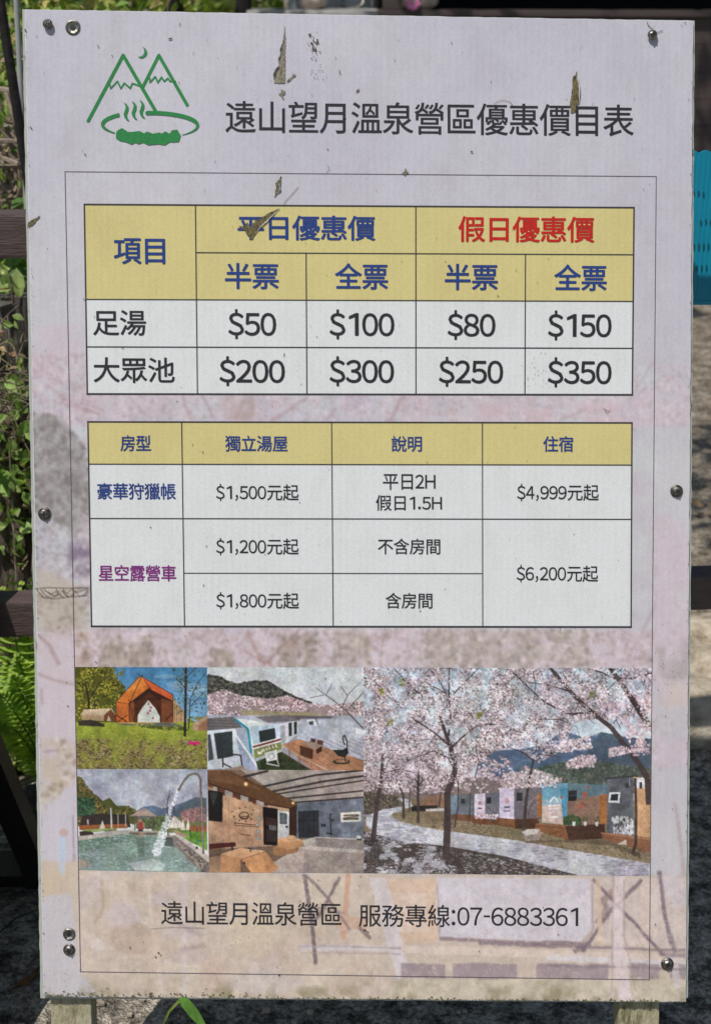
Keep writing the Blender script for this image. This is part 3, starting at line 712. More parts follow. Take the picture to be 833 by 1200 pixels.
# ------------------------------------------------------------------ the printed pictures
FACE_BG = [(30.2, 11.6), (810.9, 25.1), (802.5, 1173.4), (52.1, 1167.4)]
R4 = lambda x0, y0, x1, y1: [(x0, y0), (x1, y0), (x1, y1), (x0, y1)]
BR = 0.85
PINKS = [(214, 194, 202), (192, 168, 176), (228, 214, 220), (168, 144, 150), (205, 178, 188)]

def paint_background():
    c = Print(25, 5, 818, 1180, BR, ss=1)
    base = (184, 181, 189)
    c.grad(0, 460, (182, 180, 190), base); c.grad(460, 1200, base, (184, 179, 184))
    full = R4(20, 0, 820, 1185); c.mott(full, 160, .012, 3, (1, 1.1, .6)); c.mott(R4(60, 430, 770, 800), 40, .018, 5, (.6, 1.4, .8))
    def cloud(pts, col, a, cell, seed, lo=.45, gain=4):
        r = c.mask(pts)
        if r is None: return
        m_, sl = r; n = np.clip((vnoise(*m_.shape, cell * c.u, seed, 4) - lo) * gain, 0, 1) * m_ * a
        f = np.pad(m_.astype(float), 1); f = f[1:-1, 1:-1]; R = max(2, int(min(9 * c.u, min(m_.shape) / 5)))
        for _ in range(3):                              # soft border
            for ax in (0, 1):
                pd = [(0, 0), (0, 0)]; pd[ax] = (R + 1, R); q_ = np.cumsum(np.pad(f, pd), ax); k_ = 2 * R + 1
                f = (q_[k_:] - q_[:-k_]) / k_ if ax == 0 else (q_[:, k_:] - q_[:, :-k_]) / k_
        n = n * np.clip(f * 2 - .45, 0, 1)
        c.im[sl] = c.im[sl] * (1 - n[..., None]) + np.array(col) * n[..., None]
    def fine(pts, n, seed, dens=12, dark=.35, a=.5, rm=1.25):
        """fine blossom: thousands of petal-sized dots, lighter and darker than the paper, with thin twigs"""
        c.spray(pts, n, .45, rm, [(202, 186, 195), (190, 170, 180), (208, 198, 204), (196, 180, 188)], seed, a, density=dens)
        c.spray(pts, int(n * dark), .4, rm * .85, [(160, 138, 142), (172, 150, 154), (148, 128, 126), (168, 152, 140)], seed + 500, a * .9, density=dens * .7)
        q_ = np.asarray(pts, float); lo_, hi_ = q_.min(0), q_.max(0); rr = np.random.default_rng(seed + 900)
        for _ in range(max(3, n // 130)):
            x, y = rr.uniform(lo_, hi_); an = rr.uniform(-2.4, -.7); L = rr.uniform(5, 20); bb = rr.uniform(-.4, .4)
            p1 = (x + L * .5 * math.cos(an), y + L * .5 * math.sin(an)); p2 = (p1[0] + L * .5 * math.cos(an + bb), p1[1] + L * .5 * math.sin(an + bb))
            if lo_[0] < p2[0] < hi_[0] and lo_[1] < p2[1] < hi_[1]: c.line([(x, y), p1, p2], rr.uniform(.7, 1.5), (152, 124, 124), .45, .6)
    cloud(R4(25, 380, 330, 525), (192, 177, 187), .7, 30, 21, .36); cloud(R4(300, 440, 820, 500), (192, 178, 186), .6, 34, 22, .4)
    cloud(R4(735, 410, 830, 490), (189, 172, 182), .6, 24, 23, .4)
    fine(R4(34, 415, 112, 500), 650, 201); fine(R4(100, 463, 700, 495), 1700, 202); fine(R4(690, 430, 812, 500), 600, 203, 16, .25)
    c.spray(R4(36, 415, 112, 500), 160, 1, 2.6, [(186, 164, 176), (176, 154, 166)], 31, .5)
    cloud([(34, 480), (70, 486), (100, 520), (106, 640), (96, 640), (60, 600), (38, 600)], (158, 153, 155), .95, 60, 24, .2, 6)
    c.spray([(36, 484), (72, 490), (106, 540), (106, 640), (86, 620), (40, 590)], 420, .8, 2.6, [(136, 130, 130), (170, 166, 166), (148, 142, 141)], 32, .55, density=14)
    c.spray([(36, 484), (72, 490), (106, 530), (106, 640), (86, 620), (40, 600)], 1500, .5, 1.4, [(118, 112, 111), (130, 124, 122), (140, 134, 132)], 233, .6, density=8)
    c.spray([(36, 484), (72, 490), (106, 540), (106, 700), (86, 720), (40, 690)], 1500, .4, 1.2, [(134, 128, 128), (176, 172, 172), (150, 144, 143), (186, 178, 182)], 232, .5, density=9)
    cloud(R4(40, 590, 108, 700), (190, 176, 184), .8, 40, 25, .35); cloud(R4(78, 630, 112, 678), (128, 114, 132), 1.0, 18, 26, .3)
    cloud([(40, 660), (106, 690), (106, 745), (42, 740)], (178, 168, 158), .9, 40, 27, .3)
    c.spray(R4(42, 690, 106, 745), 130, .8, 2.4, [(150, 136, 124), (166, 152, 140)], 33, .55, density=12)
    c.spray([(60, 620), (106, 610), (106, 690), (70, 680)], 80, .8, 2.4, [(160, 148, 152), (206, 196, 204)], 133, .5, density=12)
    # branches between the tables
    br = (150, 116, 118)
    for pts, w_ in [([(55, 450), (85, 473), (118, 486)], 1.6), ([(62, 470), (90, 478), (112, 484)], 1.2), ([(150, 465), (175, 490)], 1.3), ([(214, 462), (224, 494)], 1.5), ([(236, 462), (252, 494)], 1.8),
                    ([(285, 468), (276, 494)], 2.0), ([(294, 464), (298, 480)], 1.4), ([(362, 464), (330, 486), (318, 494)], 2.4), ([(395, 478), (380, 492)], 1.4), ([(473, 464), (456, 494)], 2.4), ([(690, 478), (655, 494)], 1.6), ([(768, 420), (735, 470)], 1.0),
                    ([(800, 646), (784, 672)], 1.8), ([(770, 700), (735, 780)], 1.6), ([(764, 742), (738, 778)], 1.8), ([(790, 940), (799, 1000), (801, 1052)], 2.2), ([(772, 905), (780, 880)], 1.5)]:
        c.line(pts, w_ * 1.5, br, .42)
    cloud(R4(255, 463, 300, 495), (168, 150, 146), .8, 14, 41, .4); cloud(R4(560, 470, 760, 500), (194, 172, 180), .7, 24, 28, .4)
    # blossom band between the room table and the photos
    bd = [(40, 736), (815, 738), (815, 800), (40, 800)]
    cloud(bd, (195, 181, 189), .85, 60, 29, .2, 6)
    fine([(88, 736), (768, 738), (764, 784), (88, 784)], 3800, 204, 16, .5, .6); fine(R4(42, 740, 90, 910), 700, 205, 14, .4, .5); fine(R4(764, 610, 812, 900), 900, 206, 18, .22, .45)
    for x0, x1, y0, y1, cc in [(118, 180, 746, 784, (168, 154, 146)), (246, 276, 762, 784, (162, 148, 138)), (326, 372, 742, 784, (164, 150, 142)), (392, 436, 736, 780, (176, 164, 156)), (500, 690, 738, 784, (180, 168, 162)), (90, 106, 740, 790, (180, 160, 150))]:
        cloud(R4(x0, y0, x1, y1), cc, .9, 16, int(x0), .36, 6)
        c.spray(R4(x0, y0, x1, y1), int((x1 - x0) * (y1 - y0) * .16), .5, 1.4, [tuple(v * .86 for v in cc), tuple(v * .78 for v in cc), tuple(min(255, v * 1.12) for v in cc)], int(x0) + 7, .6, density=9)
    c.spray(bd, 1500, .5, 1.7, [(166, 146, 146), (200, 186, 193), (156, 140, 134), (206, 196, 202), (176, 160, 154)], 34, .5, density=14)
    for pts, w_ in [([(311, 781), (300, 762), (291, 738)], 2.2), ([(314, 776), (330, 758), (351, 738)], 2.2), ([(311, 778), (296, 768), (286, 762)], 2), ([(318, 781), (312, 774)], 3), ([(258, 738), (268, 752)], 1.8), ([(420, 745), (448, 766)], 1.2), ([(360, 740), (338, 760)], 1.4)]:
        c.line(pts, w_ * 1.2, (150, 116, 112), .6)
    # right margin blossom
    cloud(R4(764, 600, 830, 900), (192, 177, 187), .7, 60, 43, .3, 5); cloud(R4(768, 745, 812, 800), (166, 158, 160), .9, 22, 44, .35)
    cloud(R4(770, 795, 812, 830), (196, 182, 178), .8, 22, 45, .35)
    # left margin below
    lf = [(44, 740), (90, 740), (94, 1015), (50, 1015)]
    cloud(lf, (193, 181, 188), .85, 60, 46, .2, 6)
    for pts, w_ in [([(46, 790), (66, 797), (88, 803)], 1.8), ([(46, 744), (58, 756), (70, 780)], 2.4), ([(48, 881), (70, 880), (88, 877)], 1.6), ([(50, 806), (50, 826)], 2)]:
        c.line(pts, w_ * 1.3, (146, 118, 116), .6)
    cloud([(46, 860), (92, 870), (88, 910), (52, 945), (46, 930)], (184, 170, 156), .9, 24, 47, .3)
    c.spray([(48, 925), (84, 905), (78, 925), (50, 956)], 130, .7, 1.8, [(150, 134, 116), (170, 154, 134), (196, 186, 176)], 48, .6)
    c.spray([(66, 862), (92, 880), (88, 920), (70, 910)], 60, .9, 2, [(150, 128, 118), (204, 190, 186)], 49, .6)
    c.poly([(50, 945), (92, 915), (94, 1010), (50, 1010)], (190, 184, 194), .6)
    # faded tents and platforms along the foot of the print
    c.poly([(46, 1022), (760, 1026), (815, 1026), (815, 1180), (46, 1180)], (192, 175, 161), .9)
    c.poly([(46, 1008), (95, 1008), (95, 1060), (46, 1060)], (192, 174, 155), .8)
    cloud(R4(80, 1010, 430, 1190), (196, 181, 166), .9, 50, 50, .4); cloud(R4(92, 1020, 420, 1180), (184, 164, 148), .7, 26, 51, .52); cloud(R4(92, 1020, 330, 1150), (192, 178, 182), .7, 40, 58, .5)
    c.poly([(46, 1052), (84, 1046), (88, 1080), (94, 1140), (130, 1180), (46, 1180)], (186, 182, 190), .85)
    for pts, w_, cc in [([(120, 1030), (122, 1062), (112, 1082)], 2.5, (150, 128, 108)), ([(120, 1038), (136, 1076), (150, 1090)], 2.5, (206, 184, 160)), ([(174, 1024), (178, 1090), (194, 1174)], 4, (208, 196, 190)), ([(216, 1022), (216, 1178)], 9, (202, 190, 188)), ([(146, 1024), (152, 1100)], 2, (206, 188, 168)),
                        ([(206, 1080), (236, 1098)], 4, (150, 130, 128)), ([(212, 1112), (242, 1108)], 5, (152, 132, 128))]:
        c.line(pts, w_, cc, .65)
    for x, y, rx, ry, cc in [(155, 1100, 26, 20, (166, 144, 130)), (145, 1072, 20, 14, (190, 176, 184)), (220, 1120, 24, 11, (176, 160, 160)), (215, 1092, 26, 9, (186, 172, 172)), (115, 1108, 8, 8, (214, 206, 206)), (300, 1095, 34, 26, (200, 184, 160)), (310, 1152, 50, 12, (192, 184, 184)), (252, 1142, 14, 24, (198, 172, 164)), (180, 1115, 10, 24, (196, 172, 156))]:
        c.ell((x, y), rx, ry, cc, .5, 20)
    c.blur(3)
    for pts, w_, cc in [([(357, 1024), (366, 1085), (370, 1130)], 5, (120, 106, 108)), ([(398, 1028), (380, 1062), (364, 1088)], 4, (128, 114, 114)), ([(360, 1026), (384, 1052), (410, 1090)], 3.5, (134, 118, 118)), ([(408, 1024), (402, 1100)], 6, (190, 146, 124)),
                        ([(352, 1110), (520, 1113)], 7, (198, 190, 194)), ([(395, 1080), (430, 1082)], 14, (190, 158, 138)), ([(420, 1086), (434, 1100)], 4, (120, 100, 104))]:
        c.line(pts, w_, cc, .8)
    c.poly([(446, 1030), (512, 1030), (512, 1105), (470, 1105)], (204, 176, 156), .8); c.poly([(452, 1046), (500, 1046), (502, 1092), (466, 1092)], (208, 188, 176), .8)
    c.poly([(432, 1028), (452, 1028), (484, 1150), (466, 1150)], (200, 190, 194), .9)
    c.poly([(512, 1028), (690, 1030), (693, 1086), (680, 1104), (516, 1098), (510, 1078)], (198, 190, 199), .95)
    c.poly([(690, 1030), (815, 1030), (815, 1112), (694, 1104)], (196, 181, 177), .8)
    c.line([(514, 1100), (600, 1104), (690, 1106)], 4.5, (140, 122, 128), .9); c.line([(512, 1036), (515, 1098)], 2, (150, 134, 136), .6); c.line([(693, 1034), (694, 1090), (684, 1104)], 2.4, (160, 144, 146), .7)
    c.line([(470, 1112), (815, 1124)], 9, (206, 188, 178), .9); c.line([(640, 1122), (815, 1130)], 6, (202, 196, 202), .8)
    for x0, x1 in [(470, 522), (531, 606), (628, 712), (738, 772), (784, 806)]:
        c.poly([(x0, 1128), (x1, 1130), (x1, 1148), (x0, 1146)], (146, 130, 138), .8)
    c.poly([(470, 1146), (815, 1149), (815, 1182), (440, 1182)], (188, 178, 160), .75); c.mott(R4(440, 1144, 815, 1180), 12, .03, 52)
    for pts, w_, cc in [([(694, 1030), (730, 1068), (778, 1120)], 4, (134, 112, 120)), ([(752, 1030), (716, 1066), (682, 1116)], 4, (130, 110, 116)), ([(700, 1062), (722, 1040)], 8, (150, 128, 124)), ([(726, 1026), (724, 1100), (732, 1176)], 15, (206, 190, 188)), ([(716, 1110), (716, 1168)], 4, (200, 186, 188)), ([(752, 1034), (754, 1110)], 8, (202, 182, 174)),
                        ([(772, 1020), (778, 1070), (790, 1116)], 5, (136, 122, 130)), ([(780, 1020), (800, 1060)], 22, (194, 184, 192)), ([(788, 1120), (794, 1158)], 9, (200, 192, 196)), ([(772, 1118), (808, 1120)], 5, (140, 126, 134))]:
        c.line(pts, w_, cc, .72)
    c.ell((73, 1000), 5, 26, (176, 190, 208), .7, 18); c.ell((75, 976), 5, 5, (186, 148, 140), .7, 12); c.ell((76, 1040), 4, 10, (190, 168, 158), .6, 12); c.line([(86, 955), (87, 1010)], 2.2, (150, 128, 134), .6)
    # crisper pieces of the faded tent frames
    for pts, w_, cc in [([(694, 1030), (722, 1060), (778, 1120)], 3.4, (122, 104, 112)), ([(752, 1030), (728, 1056), (716, 1064), (682, 1116)], 4.2, (122, 106, 112)), ([(700, 1052), (712, 1062), (698, 1082)], 6, (142, 124, 124)),
                        ([(560, 1105), (640, 1108), (692, 1110)], 4.6, (126, 110, 118)), ([(692, 1110), (812, 1114)], 3.6, (134, 118, 126)), ([(640, 1131), (812, 1136)], 3, (132, 118, 126)), ([(672, 1116), (684, 1108)], 6, (120, 104, 112)),
                        ([(772, 1022), (777, 1066), (786, 1108)], 4, (126, 112, 120)), ([(724, 1026), (722, 1100), (734, 1174)], 13, (208, 192, 194)), ([(718, 1026), (716, 1168)], 2, (170, 150, 152)), ([(731, 1030), (731, 1096), (744, 1160)], 1.6, (166, 148, 150)), ([(700, 1030), (704, 1110)], 6, (206, 182, 160)),
                        ([(357, 1024), (366, 1085), (370, 1128)], 4.2, (112, 98, 102)), ([(398, 1028), (380, 1062), (364, 1088)], 3, (118, 104, 106)), ([(360, 1026), (384, 1052), (410, 1090)], 2.6, (124, 108, 110)), ([(356, 1060), (404, 1070)], 2, (138, 120, 120)), ([(352, 1108), (470, 1111)], 1.6, (150, 136, 140)), ([(352, 1116), (470, 1118)], 1.4, (160, 146, 148))]:
        c.line(pts, w_, cc, .75)
    c.mott(R4(92, 1022, 812, 1180), 5, .018, 301); c.mott(R4(92, 1022, 812, 1180), 16, .015, 302)
    c.blur(1)
    c.spray([(60, 1024), (800, 1026), (800, 1176), (60, 1176)], 5200, .4, 1.1, [(206, 192, 180), (180, 162, 150), (196, 176, 166), (170, 152, 140), (200, 188, 192)], 300, .22, density=10)
    img = c.out()
    # what the weather left: bleached and grimy clouds, darker streaks low down
    H, W = img.shape[:2]
    n = vnoise(H, W, 7, 61, 3); img *= (1 + (n[..., None] - .5) * .035)
    yy = np.linspace(0, 1, H)[:, None]
    g = np.clip(vnoise(H, W, 16, 62, 5) - .50, 0, 1) * np.clip((yy - .965) / .03, 0, 1) * 3.0
    img = img * (1 - np.clip(g, 0, .6)[..., None]) + np.array((120, 112, 84)) * np.clip(g, 0, .6)[..., None]
    # resample onto the skewed face
    gh, gw = H - 4, W - 4; u = np.linspace(0, 1, gw)[None]; v = np.linspace(0, 1, gh)[:, None]; q = np.array(FACE_BG)
    X = (q[0, 0] * (1 - u) + q[1, 0] * u) * (1 - v) + (q[3, 0] * (1 - u) + q[2, 0] * u) * v
    Y = (q[0, 1] * (1 - u) + q[1, 1] * u) * (1 - v) + (q[3, 1] * (1 - u) + q[2, 1] * u) * v
    return img[np.clip(((Y - 5) * BR).astype(int), 0, H - 1), np.clip(((X - 25) * BR).astype(int), 0, W - 1)]

PR = 1.45
def grainy(c, seed, k=.95, sat=.94):
    """the picture's own fine texture, ink spread and fading"""
    h, w_ = c.im.shape[:2]
    for cell, a in ((60, .035), (16, .03), (4, .022)):
        n = vnoise(h, w_, cell * c.u * c.o[2] / 4.6, seed + int(cell), 2); n = (n - n.mean()) / n.std(); c.im *= (1 + a * n)[..., None]
        for j in range(3): c.im[..., j] *= 1 + .012 * ((vnoise(h, w_, cell * 2 * c.u, seed + 7 * j + 3, 2) - .5) * 4)
    c.im = np.clip(c.im, 0, 255); c.blur(1)
    g = c.out() * k; lum = g.mean(2, keepdims=True)
    g = lum + (g - lum) * sat; g = 104 + (g - 104) * 1.10     # ink contrast                              # faded ink
    r = np.random.default_rng(seed).normal(0, 1, g.shape[:2])[..., None]
    return np.clip(g * (1 + .022 * r) + 3, 6, 232)
def paint_tent():
    c = Print(88.5, 781.5, 243, 901, PR, (80, 770, 4.9))
    c.grad(0, 400, (60, 112, 156), (120, 160, 190)); c.mott(R4(0, 40, 830, 400), 90, .03, 1)
    for x, y, rx, ry in [(700, 175, 110, 28), (620, 155, 60, 16), (750, 200, 70, 26), (560, 110, 70, 12)]: c.ell((x, y), rx, ry, (160, 182, 204), .35, 20)
    c.poly([(30, 50), (255, 50), (270, 120), (330, 170), (320, 230), (280, 260), (270, 300), (280, 380), (30, 380)], (84, 84, 34))
    c.spray([(30, 50), (262, 50), (275, 120), (330, 170), (325, 230), (280, 260), (270, 300), (30, 360)], 900, 3, 9, [(150, 142, 52), (118, 116, 42), (70, 74, 30), (172, 160, 70), (44, 48, 24)], 2, .9, .8, 60)
    c.spray([(190, 50), (330, 60), (320, 110), (250, 150)], 60, 3, 8, [(84, 86, 40), (120, 116, 50)], 3, .9, .8, 40)
    c.line([(120, 360), (118, 240), (100, 140)], 16, (54, 46, 30), 1, 8); c.line([(118, 250), (180, 150), (260, 90)], 7, (54, 46, 30), 1, 3); c.line([(160, 365), (150, 250)], 7, (60, 50, 34))
    c.poly([(72, 328), (92, 300), (252, 293), (272, 330), (272, 370), (78, 358)], (168, 140, 108)); c.poly([(72, 328), (92, 300), (250, 294), (215, 332)], (190, 168, 138)); c.poly([(205, 332), (244, 298), (274, 336), (274, 370), (205, 366)], (110, 66, 44)); c.poly([(222, 366), (232, 332), (246, 366)], (176, 160, 140))
    c.spray(R4(620, 340, 830, 400), 90, 4, 10, [(96, 100, 50), (120, 118, 60)], 4)
    c.poly([(598, 232), (662, 308), (664, 398), (598, 376)], (172, 142, 104))
    for x in (610, 622, 636, 648): c.line([(x, 244 + (x - 598) * 1.1), (x, 384)], 4, (130, 100, 72), .8)
    c.poly([(275, 258), (420, 112), (600, 215), (602, 376), (275, 376)], (78, 44, 30)); c.mott([(275, 258), (420, 112), (600, 215), (602, 376), (275, 376)], 30, .08, 5)
    c.poly([(275, 254), (400, 118), (425, 112), (470, 170), (345, 266)], (192, 108, 48)); c.poly([(330, 200), (400, 122), (425, 112), (455, 160)], (204, 126, 60), .7)
    c.poly([(425, 112), (602, 216), (602, 256), (560, 250), (462, 176)], (196, 92, 52)); c.poly([(345, 266), (462, 178), (600, 250), (600, 268), (462, 204), (352, 284)], (60, 36, 26)); c.poly([(275, 258), (348, 268), (348, 374), (275, 374)], (186, 100, 48)); c.poly([(352, 266), (378, 250), (378, 374), (352, 374)], (130, 74, 42)); c.poly([(532, 230), (600, 256), (600, 372), (532, 372)], (112, 66, 44))
    c.poly([(460, 246), (500, 292), (524, 336), (526, 374), (397, 374), (400, 330), (424, 290)], (196, 200, 192)); c.line([(461, 250), (461, 372)], 3, (168, 172, 166))
    for x, y in [(462, 268), (474, 288), (456, 320), (486, 348), (470, 306)]: c.ell((x, y), 6, 7, (178, 76, 92))
    k = (40, 28, 24)
    for a in [[(275, 254), (412, 108)], [(400, 98), (602, 216)], [(430, 98), (418, 122)], [(275, 254), (275, 376)], [(601, 210), (601, 376)], [(418, 122), (350, 268)], [(436, 128), (520, 250)], [(348, 266), (462, 180)], [(462, 180), (600, 252)], [(348, 240), (380, 376)], [(530, 230), (530, 372)], [(380, 240), (540, 236)]]: c.line(a, 3.6, k, .85)
    c.line([(275, 330), (340, 372)], 5, k); c.line([(340, 330), (280, 372)], 4, k); c.line([(560, 360), (596, 320)], 5, k)
    g = R4(0, 378, 840, 700); c.grad(372, 480, (140, 150, 52), (132, 138, 58)); c.grad(480, 690, (134, 130, 66), (120, 104, 66))
    c.poly([(270, 374), (602, 374), (664, 398), (640, 408), (300, 388)], (96, 96, 92)); c.line([(280, 378), (490, 376)], 7, (170, 130, 84)); c.poly([(400, 388), (660, 400), (700, 420), (560, 416), (420, 402)], (70, 82, 34))
    c.spray(g, 1500, 3, 9, [(150, 160, 60), (120, 128, 48), (166, 168, 80)], 6, .75, .45, 50); c.spray(R4(30, 470, 800, 690), 1700, 3, 11, [(150, 124, 96), (168, 142, 112), (92, 86, 50), (70, 66, 42), (128, 132, 62)], 7, .85, .5, 46)
    c.poly([(712, 382), (800, 326), (800, 420), (712, 418)], (140, 104, 78)); c.poly([(712, 382), (800, 326), (800, 350), (745, 392), (745, 418), (712, 418)], (168, 140, 114))
    c.poly([(56, 366), (130, 358), (208, 384), (206, 398), (60, 392)], (60, 52, 44))
    d = (48, 42, 36)
    c.line([(676, 50), (674, 200), (668, 452)], 13, d, 1, 15); c.line([(690, 410), (700, 240), (740, 150), (790, 90)], 6, d, 1, 3); c.line([(674, 180), (620, 120)], 4, d); c.line([(676, 120), (730, 60)], 4, d); c.line([(700, 280), (780, 200)], 4, d); c.line([(672, 90), (650, 50)], 4, d)
    c.spray(R4(600, 50, 800, 330), 130, 3, 8, [(70, 84, 60), (96, 104, 70), (60, 66, 50)], 8, .9, .8, 50)
    for x in (704, 738): c.ell((x, 490), 17, 11, (200, 44, 110))
    c.ell((722, 498), 8, 8, (150, 30, 80)); return grainy(c, 90)

def paint_trailer():
    c = Print(243, 782, 426, 902.4, PR, (235, 770, 4.165))
    c.grad(0, 280, (186, 190, 194), (196, 198, 202)); c.mott(R4(0, 40, 840, 260), 90, .012, 11)
    hill = [(30, 86), (90, 92), (130, 118), (180, 130), (250, 118), (330, 116), (400, 160), (480, 200), (540, 220), (540, 260), (30, 260)]
    c.poly(hill, (70, 70, 66)); c.spray(hill, 700, 4, 10, [(88, 88, 80), (56, 58, 54), (104, 102, 92), (44, 44, 44)], 12, .8)
    bl = [(30, 190), (110, 160), (200, 190), (340, 205), (420, 190), (520, 225), (640, 235), (800, 215), (800, 285), (30, 285)]
    c.poly(bl, (150, 132, 132)); c.spray(bl, 1700, 3, 8, PINKS + [(96, 84, 82), (120, 104, 104)], 13, .9, .8, 40)
    c.poly([(200, 260), (520, 270), (640, 285), (200, 290)], (150, 140, 104), .8)
    c.poly([(30, 285), (800, 285), (800, 600), (30, 600)], (150, 152, 166))
    c.poly([(470, 310), (800, 300), (800, 520), (640, 500), (470, 400)], (172, 176, 190)); c.mott([(470, 310), (800, 300), (800, 520), (640, 500), (470, 400)], 40, .04, 14)
    c.poly([(30, 300), (160, 292), (205, 345), (30, 360)], (104, 98, 100))
    for y in (308, 322, 336): c.line([(30, y), (190, y + 6)], 3, (80, 76, 78))
    c.poly([(262, 292), (400, 284), (490, 300), (480, 312), (330, 320)], (112, 106, 108)); c.poly([(400, 284), (640, 288), (640, 300), (500, 302)], (104, 100, 102))
    c.poly([(30, 362), (170, 350), (190, 440), (200, 540), (30, 550)], (196, 200, 208)); c.poly([(66, 374), (156, 362), (160, 486), (84, 500)], (54, 60, 62)); c.poly([(36, 380), (50, 378), (66, 500), (40, 510)], (70, 76, 78))
    c.poly([(170, 380), (232, 366), (300, 552), (210, 552)], (150, 158, 178)); c.line([(172, 380), (290, 552)], 10, (206, 208, 214))
    c.poly([(164, 296), (330, 322), (380, 330), (398, 450), (262, 500), (240, 400), (228, 350)], (206, 208, 210)); c.line([(166, 302), (232, 352), (248, 470)], 11, (40, 130, 156)); c.poly([(244, 340), (380, 326), (384, 390), (256, 430)], (168, 190, 206), .8)
    c.poly([(284, 362), (362, 346), (368, 398), (290, 418)], (48, 54, 54)); c.line([(256, 440), (392, 402)], 9, (112, 44, 40)); c.poly([(258, 452), (392, 414), (396, 450), (264, 498)], (118, 122, 70)); c.poly([(300, 490), (396, 450), (396, 462), (280, 510)], (160, 165, 160))
    for i, (x, y) in enumerate([(280, 460), (302, 450), (318, 444), (334, 438), (350, 432), (366, 428)]):
        if i == 0: c.line([(x, y), (x + 4, y + 16), (x + 10, y + 4), (x + 15, y + 13), (x + 18, y - 6)], 4.5, (226, 226, 226))
        elif i in (1, 2): c.ell((x + 5, y + 6), 6, 7, (222, 222, 222)); c.ell((x + 5, y + 6), 2.5, 3.4, (118, 122, 70))
        else: c.line([(x, y - 4), (x + 2, y + 12), (x + 9, y + 9)], 4, (222, 222, 222))
    c.poly([(382, 328), (476, 310), (474, 376), (420, 420), (396, 424)], (198, 202, 208)); c.poly([(388, 336), (412, 332), (414, 420), (394, 426)], (150, 156, 162))
    for a in [[(428, 322), (446, 318), (446, 384), (430, 388)], [(454, 318), (470, 314), (470, 374), (456, 380)]]: c.poly(a, (56, 60, 62))
    c.poly([(514, 308), (556, 302), (578, 336), (526, 332)], (206, 210, 214)); c.poly([(526, 316), (548, 312), (550, 332), (530, 332)], (70, 76, 80)); c.line([(560, 300), (572, 334)], 4, (60, 60, 62)); c.poly([(430, 300), (470, 290), (660, 292), (560, 302)], (96, 92, 96))
    c.poly([(280, 552), (270, 510), (396, 462), (540, 552)], (52, 60, 40)); c.mott([(280, 552), (270, 510), (396, 462), (540, 552)], 16, .12, 15)
    deck = [(396, 430), (478, 400), (800, 505), (800, 560), (560, 560)]
    c.poly(deck, (166, 120, 92))
    for i in range(12): c.line([(420 + i * 34, 424 - i * 3), (600 + i * 60, 560)], 2.2, (120, 82, 62), .7)
    c.line([(398, 432), (470, 478), (620, 552)], 6, (180, 160, 140)); c.line([(400, 470), (540, 552)], 5, (94, 66, 50))
    for a in ([(432, 452), (434, 486)], [(480, 480), (482, 516)], [(540, 512), (542, 552)]): c.line(a, 5, (140, 100, 74))
    c.poly([(484, 430), (548, 450), (546, 500), (484, 478)], (82, 54, 40)); c.poly([(496, 420), (530, 410), (592, 430), (560, 452)], (150, 130, 116)); c.poly([(536, 396), (562, 400), (560, 418), (536, 414)], (86, 58, 44)); c.poly([(566, 404), (598, 408), (596, 430), (566, 424)], (92, 62, 46)); c.poly([(562, 452), (592, 432), (590, 460), (566, 474)], (70, 48, 36))
    k = (44, 46, 44)
    c.ell((686, 510), 42, 13, k); c.ell((686, 507), 32, 8, (150, 108, 84)); c.poly([(644, 452), (690, 452), (714, 440), (720, 468), (700, 490), (668, 482)], k); c.line([(714, 470), (712, 410), (700, 380), (692, 394), (700, 430)], 6, k); c.line([(700, 484), (706, 510)], 6, k)
    c.poly([(754, 344), (800, 360), (800, 380), (754, 372)], (206, 208, 216))
    d = (86, 78, 80)
    c.line([(800, 358), (716, 270), (660, 222), (560, 150)], 7, d, 1, 2.5); c.line([(690, 240), (720, 180), (790, 110)], 5, d, 1, 2); c.line([(716, 190), (680, 140)], 3, d); c.line([(720, 250), (795, 170)], 4, d); c.line([(610, 190), (640, 130)], 3, d); c.line([(600, 186), (530, 200)], 3, d)
    c.line([(110, 540), (110, 490), (140, 474), (196, 480), (204, 540)], 7, (52, 48, 50)); c.line([(110, 520), (150, 540)], 6, (60, 54, 56)); c.poly([(100, 552), (210, 530), (220, 552)], (150, 128, 116))
    c.poly([(312, 468), (372, 452), (376, 500), (322, 512)], (196, 200, 198)); c.ell((346, 484), 17, 17, (150, 154, 154)); c.ell((346, 484), 10, 10, (200, 204, 202)); c.line([(320, 520), (384, 532)], 5, (190, 194, 192)); c.line([(330, 508), (324, 522)], 4, (190, 194, 192)); c.line([(372, 500), (382, 530)], 4, (190, 194, 192))
    return grainy(c, 91)

